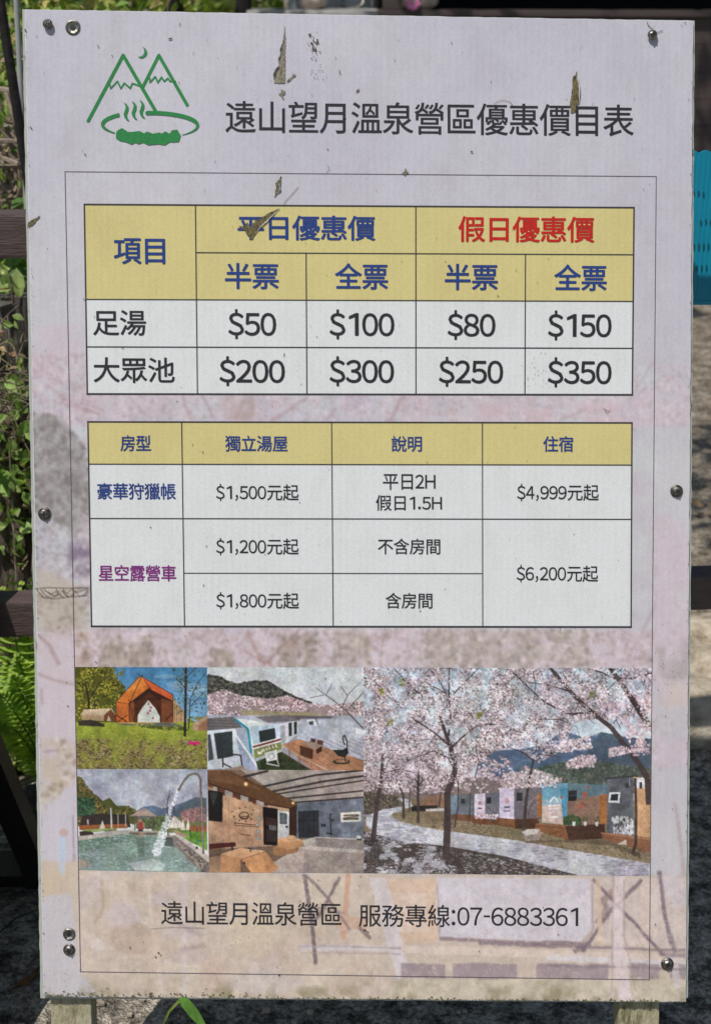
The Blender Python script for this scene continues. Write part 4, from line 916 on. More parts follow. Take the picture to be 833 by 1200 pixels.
def paint_pool():
    c = Print(90.3, 901, 245.3, 1022, PR, (80, 890, 4.9))
    c.grad(0, 330, (150, 152, 166), (176, 178, 190)); c.mott(R4(0, 40, 830, 300), 110, .05, 21, (1, 1, .8)); c.mott(R4(0, 40, 830, 300), 30, .02, 22)
    c.poly([(390, 300), (430, 274), (490, 264), (540, 282), (600, 270), (680, 240), (740, 214), (800, 220), (800, 340), (390, 340)], (92, 106, 128)); c.poly([(610, 300), (690, 240), (745, 216), (800, 222), (800, 380), (610, 380)], (84, 96, 104))
    hl = [(50, 100), (80, 104), (110, 160), (150, 200), (200, 240), (240, 222), (280, 268), (350, 270), (400, 300), (400, 370), (50, 390)]
    c.poly(hl, (84, 84, 48)); c.spray(hl, 900, 4, 11, [(124, 104, 56), (96, 98, 54), (60, 68, 44), (44, 54, 42), (140, 118, 70)], 23, .85, .9, 60); c.spray([(50, 220), (150, 230), (150, 330), (50, 340)], 200, 4, 10, [(56, 88, 62), (70, 100, 72), (40, 56, 46)], 24)
    c.poly([(80, 330), (160, 316), (340, 318), (360, 392), (60, 392)], (56, 48, 46)); c.poly([(60, 384), (340, 372), (340, 396), (60, 410)], (140, 84, 52)); c.line([(246, 280), (248, 400)], 9, (178, 176, 172)); c.line([(330, 310), (330, 390)], 5, (160, 158, 156)); c.line([(286, 316), (286, 396)], 5, (150, 146, 142)); c.line([(110, 350), (112, 380)], 9, (160, 160, 160)); c.poly([(176, 402), (196, 352), (212, 402)], (184, 176, 164))
    c.poly([(480, 330), (800, 330), (800, 420), (480, 420)], (110, 112, 76)); c.spray([(480, 330), (580, 320), (580, 400), (480, 400)], 160, 4, 9, [(90, 108, 66), (120, 130, 84), (70, 84, 56)], 25)
    c.spray([(650, 300), (700, 280), (790, 270), (800, 350), (660, 360)], 200, 4, 8, [(150, 108, 108), (120, 88, 86), (170, 130, 130)], 26)
    c.poly([(390, 340), (500, 340), (500, 400), (390, 400)], (84, 82, 76)); c.spray(R4(395, 340, 540, 385), 100, 4, 9, [(90, 104, 64), (110, 118, 80), (70, 76, 56)], 27)
    c.poly([(354, 326), (432, 282), (446, 282), (516, 328)], (156, 134, 124)); c.line([(356, 328), (514, 330)], 6, (110, 92, 84)); c.line([(384, 330), (384, 410)], 7, (92, 78, 68)); c.line([(490, 330), (490, 412)], 7, (92, 78, 68))
    c.poly([(575, 372), (612, 322), (656, 360), (656, 392), (580, 394)], (196, 188, 180)); c.line([(614, 326), (634, 392)], 3, (150, 140, 132)); c.line([(600, 330), (582, 392)], 3, (150, 140, 132))
    for x in (662, 692): c.poly([(x - 14, 404), (x, 336), (x + 14, 404)], (206, 198, 184))
    c.poly([(700, 380), (800, 376), (800, 426), (700, 420)], (150, 96, 62)); c.poly([(600, 410), (800, 412), (800, 520), (700, 470)], (104, 146, 62)); c.mott([(600, 410), (800, 412), (800, 520), (700, 470)], 20, .08, 28); c.line([(740, 465), (770, 465)], 7, (40, 120, 110))
    c.poly([(600, 402), (684, 428), (684, 448), (620, 430)], (150, 128, 112)); c.line([(702, 400), (704, 446)], 6, (60, 60, 54)); c.line([(744, 390), (744, 420)], 5, (60, 60, 54))
    c.poly([(50, 448), (280, 410), (500, 410), (610, 440), (610, 500), (50, 500)], (166, 158, 150)); c.poly([(60, 420), (130, 410), (146, 436), (64, 446)], (60, 52, 50)); c.poly([(200, 410), (270, 398), (276, 412), (206, 420)], (120, 106, 98)); c.poly([(60, 410), (280, 396), (280, 406), (140, 424)], (120, 140, 74), .8)
    water = [(50, 474), (300, 434), (500, 440), (610, 470), (760, 600), (780, 650), (40, 650)]
    c.poly(water, (128, 146, 140)); c.poly([(50, 474), (300, 434), (420, 440), (180, 520), (50, 540)], (98, 122, 106), .8)
    c.spray(water, 900, 4, 16, [(160, 174, 172), (104, 124, 116), (146, 162, 158), (84, 104, 94), (178, 188, 188)], 29, .6, .22, 70)
    c.poly([(350, 420), (512, 420), (508, 436), (350, 434)], (110, 100, 94)); c.poly([(386, 450), (440, 450), (436, 560), (400, 560)], (84, 96, 88), .5)
    c.poly([(546, 446), (610, 446), (610, 500), (556, 496)], (84, 92, 88)); c.poly([(600, 436), (620, 432), (810, 570), (810, 650), (770, 650), (606, 490)], (124, 114, 108)); c.poly([(612, 434), (640, 432), (810, 548), (810, 590)], (186, 178, 172)); c.mott([(606, 450), (810, 590), (810, 650), (770, 650)], 10, .15, 30)
    c.poly([(50, 580), (110, 590), (130, 620), (50, 640)], (166, 142, 130), .7); c.poly([(340, 600), (480, 570), (560, 600), (540, 640), (380, 640)], (196, 202, 204), .6)
    c.ell((414, 352), 13, 12, (150, 118, 96)); c.poly([(402, 362), (428, 362), (432, 404), (402, 404)], (146, 62, 52)); c.poly([(402, 402), (432, 402), (430, 418), (400, 418)], (60, 62, 76)); c.line([(408, 414), (410, 450)], 8, (170, 130, 112)); c.line([(424, 414), (420, 450)], 8, (170, 130, 112)); c.line([(430, 364), (440, 400)], 5, (170, 130, 112))
    c.poly([(632, 180), (600, 260), (560, 340), (530, 420), (490, 500), (484, 552), (516, 560), (550, 480), (560, 420), (580, 350), (606, 280)], (206, 210, 218), .32)
    c.spray([(600, 250), (560, 330), (520, 430), (480, 520), (490, 565), (530, 550), (570, 440), (596, 320)], 230, 1.4, 4.0, [(232, 234, 238), (196, 202, 208), (216, 220, 224)], 31, .8); c.spray([(630, 170), (600, 260), (612, 270), (640, 190)], 40, 2, 5, [(220, 224, 230)], 32, .7)
    c.line([(576, 320), (572, 262), (590, 176)], 6, (58, 54, 54), 1, 3); c.line([(574, 400), (574, 438)], 6, (70, 64, 60)); c.line([(574, 230), (604, 190)], 3, (58, 54, 54)); c.line([(612, 270), (612, 310)], 5, (60, 60, 60))
    pipe = (112, 98, 88)
    c.line([(638, 180), (668, 128), (700, 90), (730, 80), (754, 86), (768, 110), (770, 200), (778, 540)], 13, pipe); c.line([(771, 200), (776, 520)], 4, (164, 152, 142)); c.ell((740, 505), 8, 8, (84, 70, 60)); return grainy(c, 92)

def paint_bath():
    c = Print(243, 902, 426, 1023, PR, (235, 890, 4.165))
    c.im[:] = (120, 96, 78)
    ceil = [(180, 40), (800, 40), (800, 190), (460, 215), (430, 210)]
    c.poly(ceil, (156, 144, 138)); c.mott(ceil, 60, .05, 41)
    for a, w_ in [([(170, 96), (330, 56)], 12), ([(280, 138), (560, 76), (800, 50)], 10), ([(330, 160), (600, 106), (800, 78)], 10), ([(350, 172), (800, 100)], 7), ([(400, 192), (800, 150)], 8), ([(450, 210), (800, 182)], 8)]: c.line(a, w_, (58, 50, 50), .95)
    c.poly([(466, 214), (800, 186), (800, 400), (466, 400)], (104, 110, 122)); c.mott([(466, 214), (800, 186), (800, 400), (466, 400)], 30, .06, 42)
    for x in (520, 580, 630, 680, 730): c.line([(x, 206), (x, 390)], 2, (84, 90, 100), .7)
    c.poly([(472, 252), (574, 246), (576, 378), (474, 384)], (52, 52, 58))
    for a in ([(500, 256), (500, 378)], [(524, 252), (524, 378)], [(550, 250), (550, 376)], [(474, 300), (574, 296)]): c.line(a, 2.5, (38, 38, 44))
    c.poly([(680, 258), (780, 252), (780, 300), (682, 304)], (206, 198, 188)); c.poly([(694, 268), (768, 264), (768, 292), (694, 294)], (90, 86, 80)); c.line([(694, 280), (768, 276)], 8, (176, 166, 150)); c.line([(690, 286), (776, 272)], 4, (70, 60, 54))
    k = (44, 44, 50); c.line([(630, 262), (634, 370)], 5, k); c.line([(634, 300), (648, 290)], 6, k); c.line([(612, 358), (642, 362)], 7, k); c.ell((590, 320), 6, 9, k); c.ell((602, 320), 6, 9, k); c.line([(626, 266), (640, 268)], 4, k)
    wallp = [(36, 120), (300, 200), (330, 225), (430, 240), (430, 400), (360, 440), (300, 430), (36, 440)]
    c.poly(wallp, (176, 138, 108)); c.mott(wallp, 70, .06, 43); c.line([(136, 190), (136, 400)], 2, (130, 98, 74)); c.line([(240, 220), (240, 420)], 2, (150, 116, 90))
    c.poly([(30, 56), (150, 60), (440, 196), (470, 214), (470, 236), (430, 240), (330, 222), (36, 132)], (98, 66, 44)); c.poly([(30, 56), (130, 56), (300, 150), (36, 100)], (110, 78, 54), .8); c.line([(40, 118), (320, 214), (440, 240)], 5, (64, 44, 34))
    for i in range(7):
        x = 60 + i * 38; y = 142 + i * 12; c.poly([(x, y - 10), (x + 20, y - 5), (x + 20, y + 26 - i * 2), (x, y + 22 - i * 2)], (98, 60, 46) if i % 2 else (160, 150, 142)); c.poly([(x + 20, y - 5), (x + 38, y), (x + 38, y + 26 - i * 2), (x + 20, y + 24 - i * 2)], (156, 146, 138) if i % 2 else (92, 54, 42))
    c.poly([(36, 150), (108, 160), (104, 306), (36, 300)], (38, 34, 34)); c.poly([(44, 160), (84, 164), (60, 230)], (70, 74, 72), .6)
    d = (72, 46, 36); c.ell((210, 275), 26, 20, d); c.ell((210, 273), 20, 14, (176, 138, 108)); c.line([(190, 282), (230, 276)], 4, d)
    for i in range(22):
        a = i * .7; c.ell((208 + 50 * math.cos(a) * (.8 + .2 * (i % 3)), 268 + 34 * math.sin(a)), 4, 3.4, d)
    c.line([(164, 310), (280, 322)], 4, d); c.line([(166, 322), (282, 330)], 3, d); c.line([(188, 364), (240, 372)], 3, d); c.line([(164, 306), (166, 322)], 4, d)
    for x, y in [(286, 288), (276, 318), (280, 352), (280, 384)]: c.ell((x, y), 11, 10, (112, 122, 128)); c.ell((x - 2, y), 5, 6, (164, 150, 138))
    c.poly([(302, 230), (374, 240), (372, 420), (304, 416)], (36, 28, 28)); c.poly([(316, 280), (366, 290), (366, 330), (316, 320)], (66, 46, 42)); c.poly([(316, 340), (366, 344), (366, 400), (316, 400)], (54, 44, 42)); c.poly([(330, 320), (366, 322), (366, 346), (330, 342)], (96, 92, 94))
    c.poly([(376, 248), (430, 256), (428, 378), (374, 384)], (190, 190, 192)); c.poly([(384, 260), (420, 264), (418, 314), (384, 314)], (72, 76, 78)); c.poly([(390, 266), (414, 268), (412, 308), (390, 308)], (100, 108, 110)); c.poly([(430, 236), (468, 222), (466, 384), (430, 384)], (64, 44, 36)); c.ell((418, 328), 6, 6, (50, 46, 46))
    for x, y, r in [(221, 120, 9), (449, 212, 6)]: c.ell((x, y), r * 1.6, r * 1.6, (190, 120, 64), .6); c.ell((x, y), r * .8, r, (250, 222, 170))
    c.line([(222, 92), (222, 112)], 5, (40, 32, 30))
    c.poly([(36, 440), (360, 420), (500, 380), (500, 440), (340, 560), (36, 560)], (112, 88, 72)); c.poly([(36, 412), (166, 404), (168, 424), (36, 440)], (84, 40, 38)); c.line([(148, 420), (152, 446)], 8, (56, 40, 38)); c.line([(40, 470), (150, 452)], 6, (90, 74, 66)); c.poly([(36, 480), (90, 470), (90, 560), (36, 560)], (150, 118, 92))
    st = [(490, 392), (560, 376), (800, 386), (800, 560), (340, 560), (360, 496), (470, 430), (500, 420)]
    c.poly(st, (160, 146, 136)); c.poly([(556, 378), (800, 388), (800, 440), (560, 424)], (132, 122, 118)); c.poly([(494, 396), (556, 378), (560, 424), (500, 416)], (178, 166, 156)); c.line([(556, 378), (800, 388)], 5, (190, 180, 172))
    c.poly([(476, 428), (520, 420), (800, 440), (800, 456), (506, 438)], (178, 168, 158)); c.poly([(506, 438), (800, 456), (800, 560), (494, 560)], (146, 132, 124)); c.poly([(346, 500), (504, 438), (494, 560), (340, 560)], (172, 156, 144)); c.spray(st, 900, 2, 4.5, [(172, 158, 150), (136, 124, 118), (184, 174, 166)], 44, .22)
    c.poly([(92, 462), (190, 432), (312, 446), (190, 490), (190, 552), (88, 552)], (176, 128, 90)); c.poly([(92, 462), (190, 432), (314, 446), (196, 484)], (198, 152, 112)); c.poly([(192, 488), (314, 448), (374, 528), (340, 552), (240, 552)], (190, 136, 92)); c.line([(192, 488), (314, 448)], 3, (120, 84, 58)); c.line([(192, 488), (240, 552)], 3, (120, 84, 58)); c.ell((208, 506), 6, 6, (70, 50, 40))
    c.line([(224, 432), (258, 436)], 9, (76, 72, 70)); c.line([(240, 438), (238, 452)], 7, (70, 66, 64)); c.ell((252, 430), 6, 5, (110, 106, 104))
    c.poly([(350, 430), (372, 418), (478, 430), (470, 450), (396, 468), (352, 466)], (150, 106, 74)); c.poly([(376, 388), (440, 378), (496, 392), (492, 424), (420, 440), (376, 424)], (180, 130, 90)); c.poly([(376, 388), (440, 378), (496, 392), (424, 402)], (200, 156, 118)); c.ell((440, 382), 25, 14, (186, 140, 100)); c.ell((436, 378), 16, 8, (206, 166, 130))
    c.ell((770, 376), 12, 8, (190, 190, 192)); c.poly([(758, 384), (784, 384), (784, 392), (758, 392)], (60, 60, 64)); return grainy(c, 93, .95, .86)

def paint_blossom():
    c = Print(426, 782, 763, 1026, PR, (420, 770, 4.528))
    Rr = lambda pts: [(x + 770, y) for x, y in pts]
    c.grad(0, 660, (168, 182, 200), (192, 198, 206)); c.mott(R4(0, 40, 1560, 660), 120, .03, 51)
    c.poly([(640, 560), (690, 500), (850, 490), (960, 470), (1060, 410), (1130, 400), (1200, 430), (1290, 395), (1410, 420), (1560, 430), (1560, 720), (640, 720)], (84, 104, 132)); c.mott([(640, 560), (850, 490), (1130, 400), (1290, 395), (1560, 430), (1560, 720), (640, 720)], 60, .05, 52)
    c.poly([(1230, 470), (1290, 396), (1410, 422), (1560, 432), (1560, 640), (1200, 560)], (74, 88, 104), .8)
    nh = [(860, 640), (1000, 570), (1180, 545), (1350, 560), (1560, 590), (1560, 720), (780, 720)]; c.poly(nh, (80, 90, 82)); c.spray(nh, 500, 4, 12, [(96, 106, 94), (66, 76, 70), (112, 116, 104)], 53, .7)
    c.poly([(20, 640), (900, 640), (900, 800), (20, 800)], (126, 110, 108))
    c.spray([(20, 420), (560, 420), (820, 560), (1080, 640), (1080, 700), (700, 720), (20, 740)], 2600, 4, 11, PINKS + [(120, 104, 104), (142, 122, 124)], 54, .85, .8, 60)
    c.poly([(20, 760), (1560, 760), (1560, 1180), (20, 1180)], (136, 118, 92)); c.poly([(20, 720), (210, 745), (240, 800), (120, 830), (20, 850)], (96, 86, 76)); c.spray([(20, 720), (210, 745), (240, 800), (20, 850)], 200, 4, 10, [(80, 70, 62), (120, 106, 90)], 55)
    c.spray([(170, 830), (500, 820), (1560, 900), (1560, 1090), (770, 970), (240, 890)], 1000, 3, 10, [(150, 132, 100), (112, 98, 72), (92, 80, 60), (166, 146, 116), (122, 112, 72)], 56, .8, .4, 50)
    c.poly([(350, 740), (460, 735), (460, 800), (350, 800)], (150, 108, 84), .8); c.poly([(280, 795), (420, 792), (420, 822), (284, 826)], (54, 50, 48)); c.poly([(360, 812), (460, 806), (460, 822), (360, 824)], (196, 190, 190))
    path = [(212, 752), (272, 764), (290, 798), (186, 834), (168, 852), (230, 888), (420, 922), (770, 966), (1560, 1094), (1560, 1180), (1260, 1180), (770, 1058), (480, 1010), (250, 990), (100, 950), (40, 900), (44, 850), (130, 818), (240, 800), (236, 776)]
    fg = [(20, 930), (110, 950), (480, 1012), (800, 1062), (1270, 1180), (20, 1180)]
    c.poly(fg, (84, 74, 72)); c.spray([(20, 930), (300, 985), (560, 1060), (500, 1180), (20, 1180)], 420, 8, 34, [(176, 170, 180), (160, 152, 162), (190, 184, 192)], 57, .85, .32, 70); c.spray(fg, 1500, 3, 9, [(70, 60, 58), (100, 88, 84), (120, 106, 98), (56, 48, 48)], 58, .8, .5, 50); c.spray([(560, 1040), (1200, 1140), (1200, 1180), (560, 1180)], 160, 4, 14, [(170, 162, 166), (140, 128, 124)], 59, .8, .35)
    c.poly(path, (190, 187, 197)); c.spray(path, 260, 8, 40, [(164, 158, 172), (150, 142, 156), (176, 172, 186)], 60, .7, .22, 80)
    # huts
    c.poly([(488, 742), (530, 736), (530, 862), (488, 856)], (110, 130, 146)); c.poly([(530, 736), (622, 730), (622, 872), (530, 862)], (104, 108, 118)); c.poly([(545, 756), (568, 754), (568, 782), (545, 782)], (58, 58, 64)); c.poly([(496, 838), (622, 842), (622, 880), (496, 866)], (122, 82, 56))
    c.poly([(618, 730), (674, 726), (674, 862), (618, 852)], (206, 192, 212)); c.poly([(674, 726), (750, 718), (750, 890), (674, 866)], (114, 110, 122)); c.poly([(682, 748), (706, 746), (706, 780), (682, 780)], (52, 52, 58)); c.ell((646, 778), 12, 12, (160, 110, 130), .8); c.line([(636, 806), (658, 806)], 8, (86, 76, 96)); c.poly([(604, 852), (680, 862), (750, 872), (750, 892), (680, 894), (604, 884)], (124, 78, 52)); c.line([(686, 800), (740, 840)], 4, (86, 70, 80)); c.spray(R4(622, 838, 750, 862), 60, 2, 4, [(206, 150, 160), (230, 224, 230)], 61)
    c.poly([(750, 700), (828, 696), (828, 862), (750, 856)], (204, 190, 214)); c.poly([(828, 696), (976, 690), (976, 862), (828, 862)], (112, 104, 110)); c.poly([(840, 722), (872, 720), (872, 764), (840, 766)], (56, 54, 58)); c.ell((790, 764), 13, 17, (190, 130, 146), .8); c.line([(774, 800), (806, 798)], 9, (96, 90, 120)); c.line([(772, 820), (808, 818)], 6, (110, 106, 136)); c.poly([(950, 730), (978, 724), (978, 850), (950, 850)], (166, 98, 54))
    for r, cc in ((86, (150, 120, 116)), (72, (92, 80, 86)), (58, (140, 110, 104))): c.line([(975 - r * math.cos(a), 850 - r * 1.3 * math.sin(a)) for a in np.linspace(0, 1.5, 10)], 7, cc, .7)
    c.poly([(738, 856), (830, 862), (960, 856), (960, 912), (836, 914), (738, 896)], (130, 82, 54)); c.poly([(832, 864), (960, 858), (960, 912), (836, 914)], (88, 58, 44))
    t4 = [(976, 672), (1110, 668), (1110, 892), (976, 878)]; c.poly(t4, (150, 176, 190)); c.poly([(976, 672), (1110, 668), (1110, 740), (976, 760)], (88, 148, 178), .8); c.poly([(976, 790), (1080, 780), (1110, 892), (976, 878)], (214, 172, 156), .8); c.poly([(1072, 700), (1110, 690), (1110, 892), (1090, 888)], (60, 140, 176), .8)
    s4 = [(1110, 668), (1322, 676), (1322, 892), (1110, 896)]; c.poly(s4, (140, 106, 88)); c.poly([(1110, 668), (1322, 676), (1322, 726), (1110, 760)], (84, 120, 138), .85); c.poly([(1116, 710), (1160, 706), (1160, 762), (1116, 764)], (46, 46, 50)); c.line([(1116, 735), (1160, 733)], 3, (84, 84, 90))
    for x, y, r in [(1204, 730, 16), (1182, 790, 16), (1218, 690, 8), (1080, 745, 8)]: c.ell((x, y), r, r * 1.1, (176, 90, 76), .9)
    c.line([(1018, 770), (1040, 740), (1062, 770)], 6, (226, 230, 236)); c.line([(1010, 790), (1072, 786)], 5, (226, 230, 236)); c.line([(1012, 806), (1070, 802)], 9, (206, 196, 204)); c.line([(1016, 826), (1068, 822)], 6, (206, 196, 204)); c.line([(1022, 850), (1060, 848)], 8, (226, 220, 224))
    c.poly([(1090, 850), (1140, 836), (1180, 850), (1180, 892), (1090, 892)], (66, 84, 56)); c.spray([(1090, 850), (1150, 830), (1190, 860), (1180, 892), (1090, 892)], 60, 4, 8, [(54, 76, 50), (84, 104, 66)], 62)
    c.poly([(1284, 728), (1322, 726), (1322, 880), (1284, 886)], (172, 104, 52)); c.poly([(940, 884), (1100, 894), (1120, 972), (940, 920)], (140, 90, 58)); c.poly([(1100, 896), (1310, 884), (1310, 962), (1120, 974)], (82, 56, 44)); c.line([(940, 896), (1110, 910)], 3, (90, 60, 44)); c.line([(1110, 920), (1310, 908)], 3, (60, 42, 36))
    for x in (1146, 1206, 1268): c.poly([(x - 9, 872), (x + 9, 872), (x + 6, 896), (x - 6, 896)], (206, 202, 200)); c.spray(R4(x - 14, 846, x + 14, 874), 12, 3, 6, [(96, 84, 60), (80, 92, 60)], 63 + x)
    g5 = [(1322, 642), (1462, 630), (1462, 944), (1322, 930)]; c.poly(g5, (98, 100, 108)); c.mott(g5, 40, .06, 64); c.line([(1310, 644), (1480, 628)], 8, (64, 62, 66)); c.poly([(1334, 716), (1392, 714), (1388, 772), (1326, 770)], (214, 214, 218)); c.poly([(1344, 726), (1382, 724), (1378, 760), (1338, 760)], (52, 54, 58)); c.spray([(1350, 850), (1460, 850), (1460, 944), (1360, 940)], 120, 6, 13, [(206, 206, 210), (176, 176, 182), (84, 82, 86)], 65, .85, 1.6); c.ell((1428, 680), 10, 14, (60, 60, 64)); c.line([(1440, 640), (1440, 680)], 4, (160, 158, 160))
    c.poly([(1462, 632), (1560, 640), (1560, 960), (1470, 948)], (200, 150, 108)); c.poly([(1468, 640), (1525, 636), (1525, 690), (1470, 694)], (206, 206, 212)); c.poly([(1494, 660), (1508, 660), (1508, 694), (1494, 694)], (70, 62, 60)); c.poly([(1290, 928), (1460, 944), (1560, 960), (1560, 1040), (1430, 1000), (1300, 968)], (146, 96, 66)); c.line([(1290, 932), (1560, 966)], 4, (190, 140, 100)); c.poly([(1380, 990), (1425, 966), (1430, 996)], (206, 190, 176))
    c.poly([(866, 930), (900, 916), (965, 914), (972, 940), (960, 974), (890, 980)], (150, 132, 124)); c.poly([(868, 930), (900, 916), (965, 914), (950, 940), (890, 950)], (200, 190, 184))
    c.line([(1100, 975), (1330, 985), (1500, 1050)], 22, (92, 78, 62), .6); c.line([(890, 985), (1120, 975)], 12, (92, 78, 62), .5)
    # crowns: back layer, limbs, front layer
    crown = [(20, 50), (1560, 50), (1560, 330), (1480, 300), (1390, 330), (1200, 330), (1130, 360), (1100, 480), (960, 560), (840, 480), (720, 500), (560, 640), (420, 700), (20, 700)]
    gap = [(1120, 330), (1240, 330), (1300, 380), (1260, 420), (1130, 410)]
    c.spray(crown, 7600, 3, 9, PINKS + [(166, 146, 150), (140, 120, 124), (104, 88, 90), (86, 74, 74)], 71, .85, .8, 95)
    d = (76, 62, 62)
    def limb(pts, a, b): c.line(pts, a, d, .95, b)
    limb([(468, 1085), (474, 900), (474, 720), (500, 650), (516, 600), (496, 510), (488, 470)], 40, 22); limb([(488, 470), (460, 400), (430, 310)], 22, 14); limb([(492, 480), (400, 400), (270, 316)], 12, 6); limb([(496, 480), (560, 420), (640, 358), (770, 356)], 12, 5); limb([(478, 420), (490, 330), (480, 200), (482, 50)], 13, 7); limb([(470, 200), (420, 110), (370, 60)], 7, 4); limb([(460, 190), (350, 130)], 6, 4); limb([(500, 200), (560, 140), (640, 55)], 8, 5); limb([(345, 215), (270, 150), (190, 60)], 9, 5); limb([(230, 270), (110, 170)], 6, 3); limb([(510, 610), (480, 540), (400, 500), (250, 560)], 9, 4)
    limb([(78, 992), (98, 800), (124, 640), (132, 510)], 28, 14); limb([(122, 650), (160, 560), (190, 520)], 10, 5); limb([(130, 620), (220, 600), (300, 620)], 7, 3); limb([(242, 864), (240, 740), (205, 660)], 14, 7); limb([(318, 888), (318, 680), (322, 600)], 15, 9); limb([(320, 680), (380, 640)], 7, 3); limb([(272, 830), (274, 700)], 7, 5); limb([(512, 910), (530, 800), (530, 660)], 8, 6); limb([(430, 800), (438, 720)], 8, 5); limb([(620, 640), (640, 560), (620, 470)], 6, 3); limb([(590, 870), (596, 720)], 7, 5)
    limb([(880, 915), (892, 760), (910, 640), (930, 550)], 18, 11); limb([(930, 550), (980, 500), (1020, 440)], 9, 4); limb([(930, 550), (880, 510), (800, 480)], 8, 4); limb([(940, 520), (950, 430)], 6, 3); limb([(1000, 520), (1080, 530)], 6, 3)
    limb(Rr([(245, 55), (380, 210), (480, 300), (570, 370), (640, 460), (710, 550), (765, 640), (775, 780)]), 18, 34); limb(Rr([(560, 55), (620, 130), (680, 220), (785, 385)]), 20, 34); limb(Rr([(460, 296), (400, 296), (340, 300), (220, 240), (130, 160), (40, 70)]), 12, 5); limb(Rr([(350, 180), (250, 150), (120, 130)]), 8, 4); limb(Rr([(580, 110), (680, 110), (785, 80)]), 13, 8); limb(Rr([(580, 110), (520, 80), (450, 60)]), 10, 6); limb(Rr([(390, 300), (300, 330), (180, 330)]), 6, 3); limb(Rr([(430, 310), (480, 350)]), 4, 3); limb(Rr([(700, 640), (706, 800), (706, 990), (690, 1042)]), 14, 18); limb(Rr([(700, 540), (706, 480)]), 9, 5); limb(Rr([(150, 55), (170, 150), (150, 260)]), 6, 3); limb(Rr([(300, 330), (400, 376)]), 4, 2); limb(Rr([(540, 180), (600, 120), (560, 55)]), 5, 3)
    for i in range(60):
        x = rng.uniform(20, 1540); y = rng.uniform(60, 480); a = rng.uniform(-1.2, 1.2) - math.pi / 2; L = rng.uniform(40, 130); limb([(x, y), (x + L * .5 * math.cos(a), y + L * .5 * math.sin(a)), (x + L * math.cos(a + .3), y + L * math.sin(a + .3))], 4, 2)
    c.spray(crown, 4200, 2.2, 6.5, PINKS + [(226, 216, 222), (196, 178, 186), (128, 110, 112)], 72, .9, .85, 44); c.spray(Rr([(330, 560), (400, 520), (500, 520), (480, 580), (340, 590)]), 120, 4, 10, PINKS, 73); c.spray(Rr([(240, 480), (330, 440), (460, 420), (470, 480), (300, 510)]), 160, 4, 10, PINKS, 74); c.spray(Rr([(560, 480), (640, 470), (700, 500), (560, 530)]), 80, 4, 9, PINKS, 75); c.spray(Rr([(500, 260), (780, 200), (780, 520), (690, 520), (640, 380)]), 420, 4, 10, PINKS + [(206, 160, 166)], 76, .9, .85, 50); c.spray(Rr([(0, 620), (110, 620), (300, 660), (290, 690), (0, 700)]), 160, 3, 9, PINKS, 77)
    for x, y in ((230, 135), (120, 185), (1240, 195), (640, 310), (170, 350)): c.spray(R4(x - 16, y - 16, x + 16, y + 16), 12, 4, 9, [(150, 146, 84), (130, 128, 74)], int(x))
    c.mott(crown, 50, .07, 88); c.mott(crown, 14, .06, 89)
    c.poly(gap, (184, 198, 216), .35); c.mott(R4(0, 40, 1560, 1180), 8, .03, 80)
    return grainy(c, 95, .93, .78)
# ------------------------------------------------------------------ the price sign
sign = thing('price_sign', 'large white price board with green mountain logo, two price tables and five printed photos', 'sign', (0, 0, 0))

def shear(x, y, xc, yc, sl=0.0075):
    """print is laid slightly out of square: true pixel of an axis-aligned text pixel"""
    vs = 0.019 - (xc - 77) / 691 * 0.027
    return x + vs * (y - yc), y + sl * (x - xc)
def rounded(q, r, n=5):
    """outline with rounded corners; r per corner"""
    q = np.asarray(q, float); out = []
    for i in range(len(q)):
        a, b, c = q[i - 1], q[i], q[(i + 1) % len(q)]
        if r[i] <= 0: out.append(b); continue
        u = (a - b) / np.linalg.norm(a - b) * r[i]; v = (c - b) / np.linalg.norm(c - b) * r[i]
        for t in np.linspace(0, 1, n):
            out.append((1 - t) ** 2 * (b + u) + 2 * t * (1 - t) * b + t * t * (b + v))
    return np.array(out)
def slab(mb, q, h0, h1, mi=0):
    q = np.asarray(q, float); n = len(q)
    base = P(q[:, 0], q[:, 1], 0.0); top = base + NB * h1; bot = base + NB * h0
    f = [list(range(n))[::-1], list(range(n, 2 * n))] + [[i, (i + 1) % n, n + (i + 1) % n, n + i] for i in range(n)]
    return mb.add(np.vstack([top, bot]), f, mi)
def wavy(q, amp, step=9):
    """gives the straight edges the small waves of a cheap cut sheet"""
    q = np.asarray(q, float); out = []
    for i in range(len(q)):
        a, b = q[i], q[(i + 1) % len(q)]; L = np.linalg.norm(b - a); k = max(1, int(L / step))
        nn = np.array([-(b - a)[1], (b - a)[0]]) / L
        for j in range(k):
            out.append(a + (b - a) * j / k + nn * random.uniform(-amp, amp) * (0 if j == 0 else 1))
    return np.array(out)
FACE = [(29.5, 11), (811.5, 24.5), (803, 1174), (51.5, 1168)]
mb = MB(); slab(mb, wavy(FACE, .30), -0.0045, 0.0); mb.build('panel', M['sheet'], sign)
mb = MB(); slab(mb, wavy([(25.5, 9.5), (814.5, 23), (806.5, 1170), (800, 1176.5), (47, 1171.5)], .4), -0.0125, -0.0052)
mb.build('backing_board', M['backing'], sign)
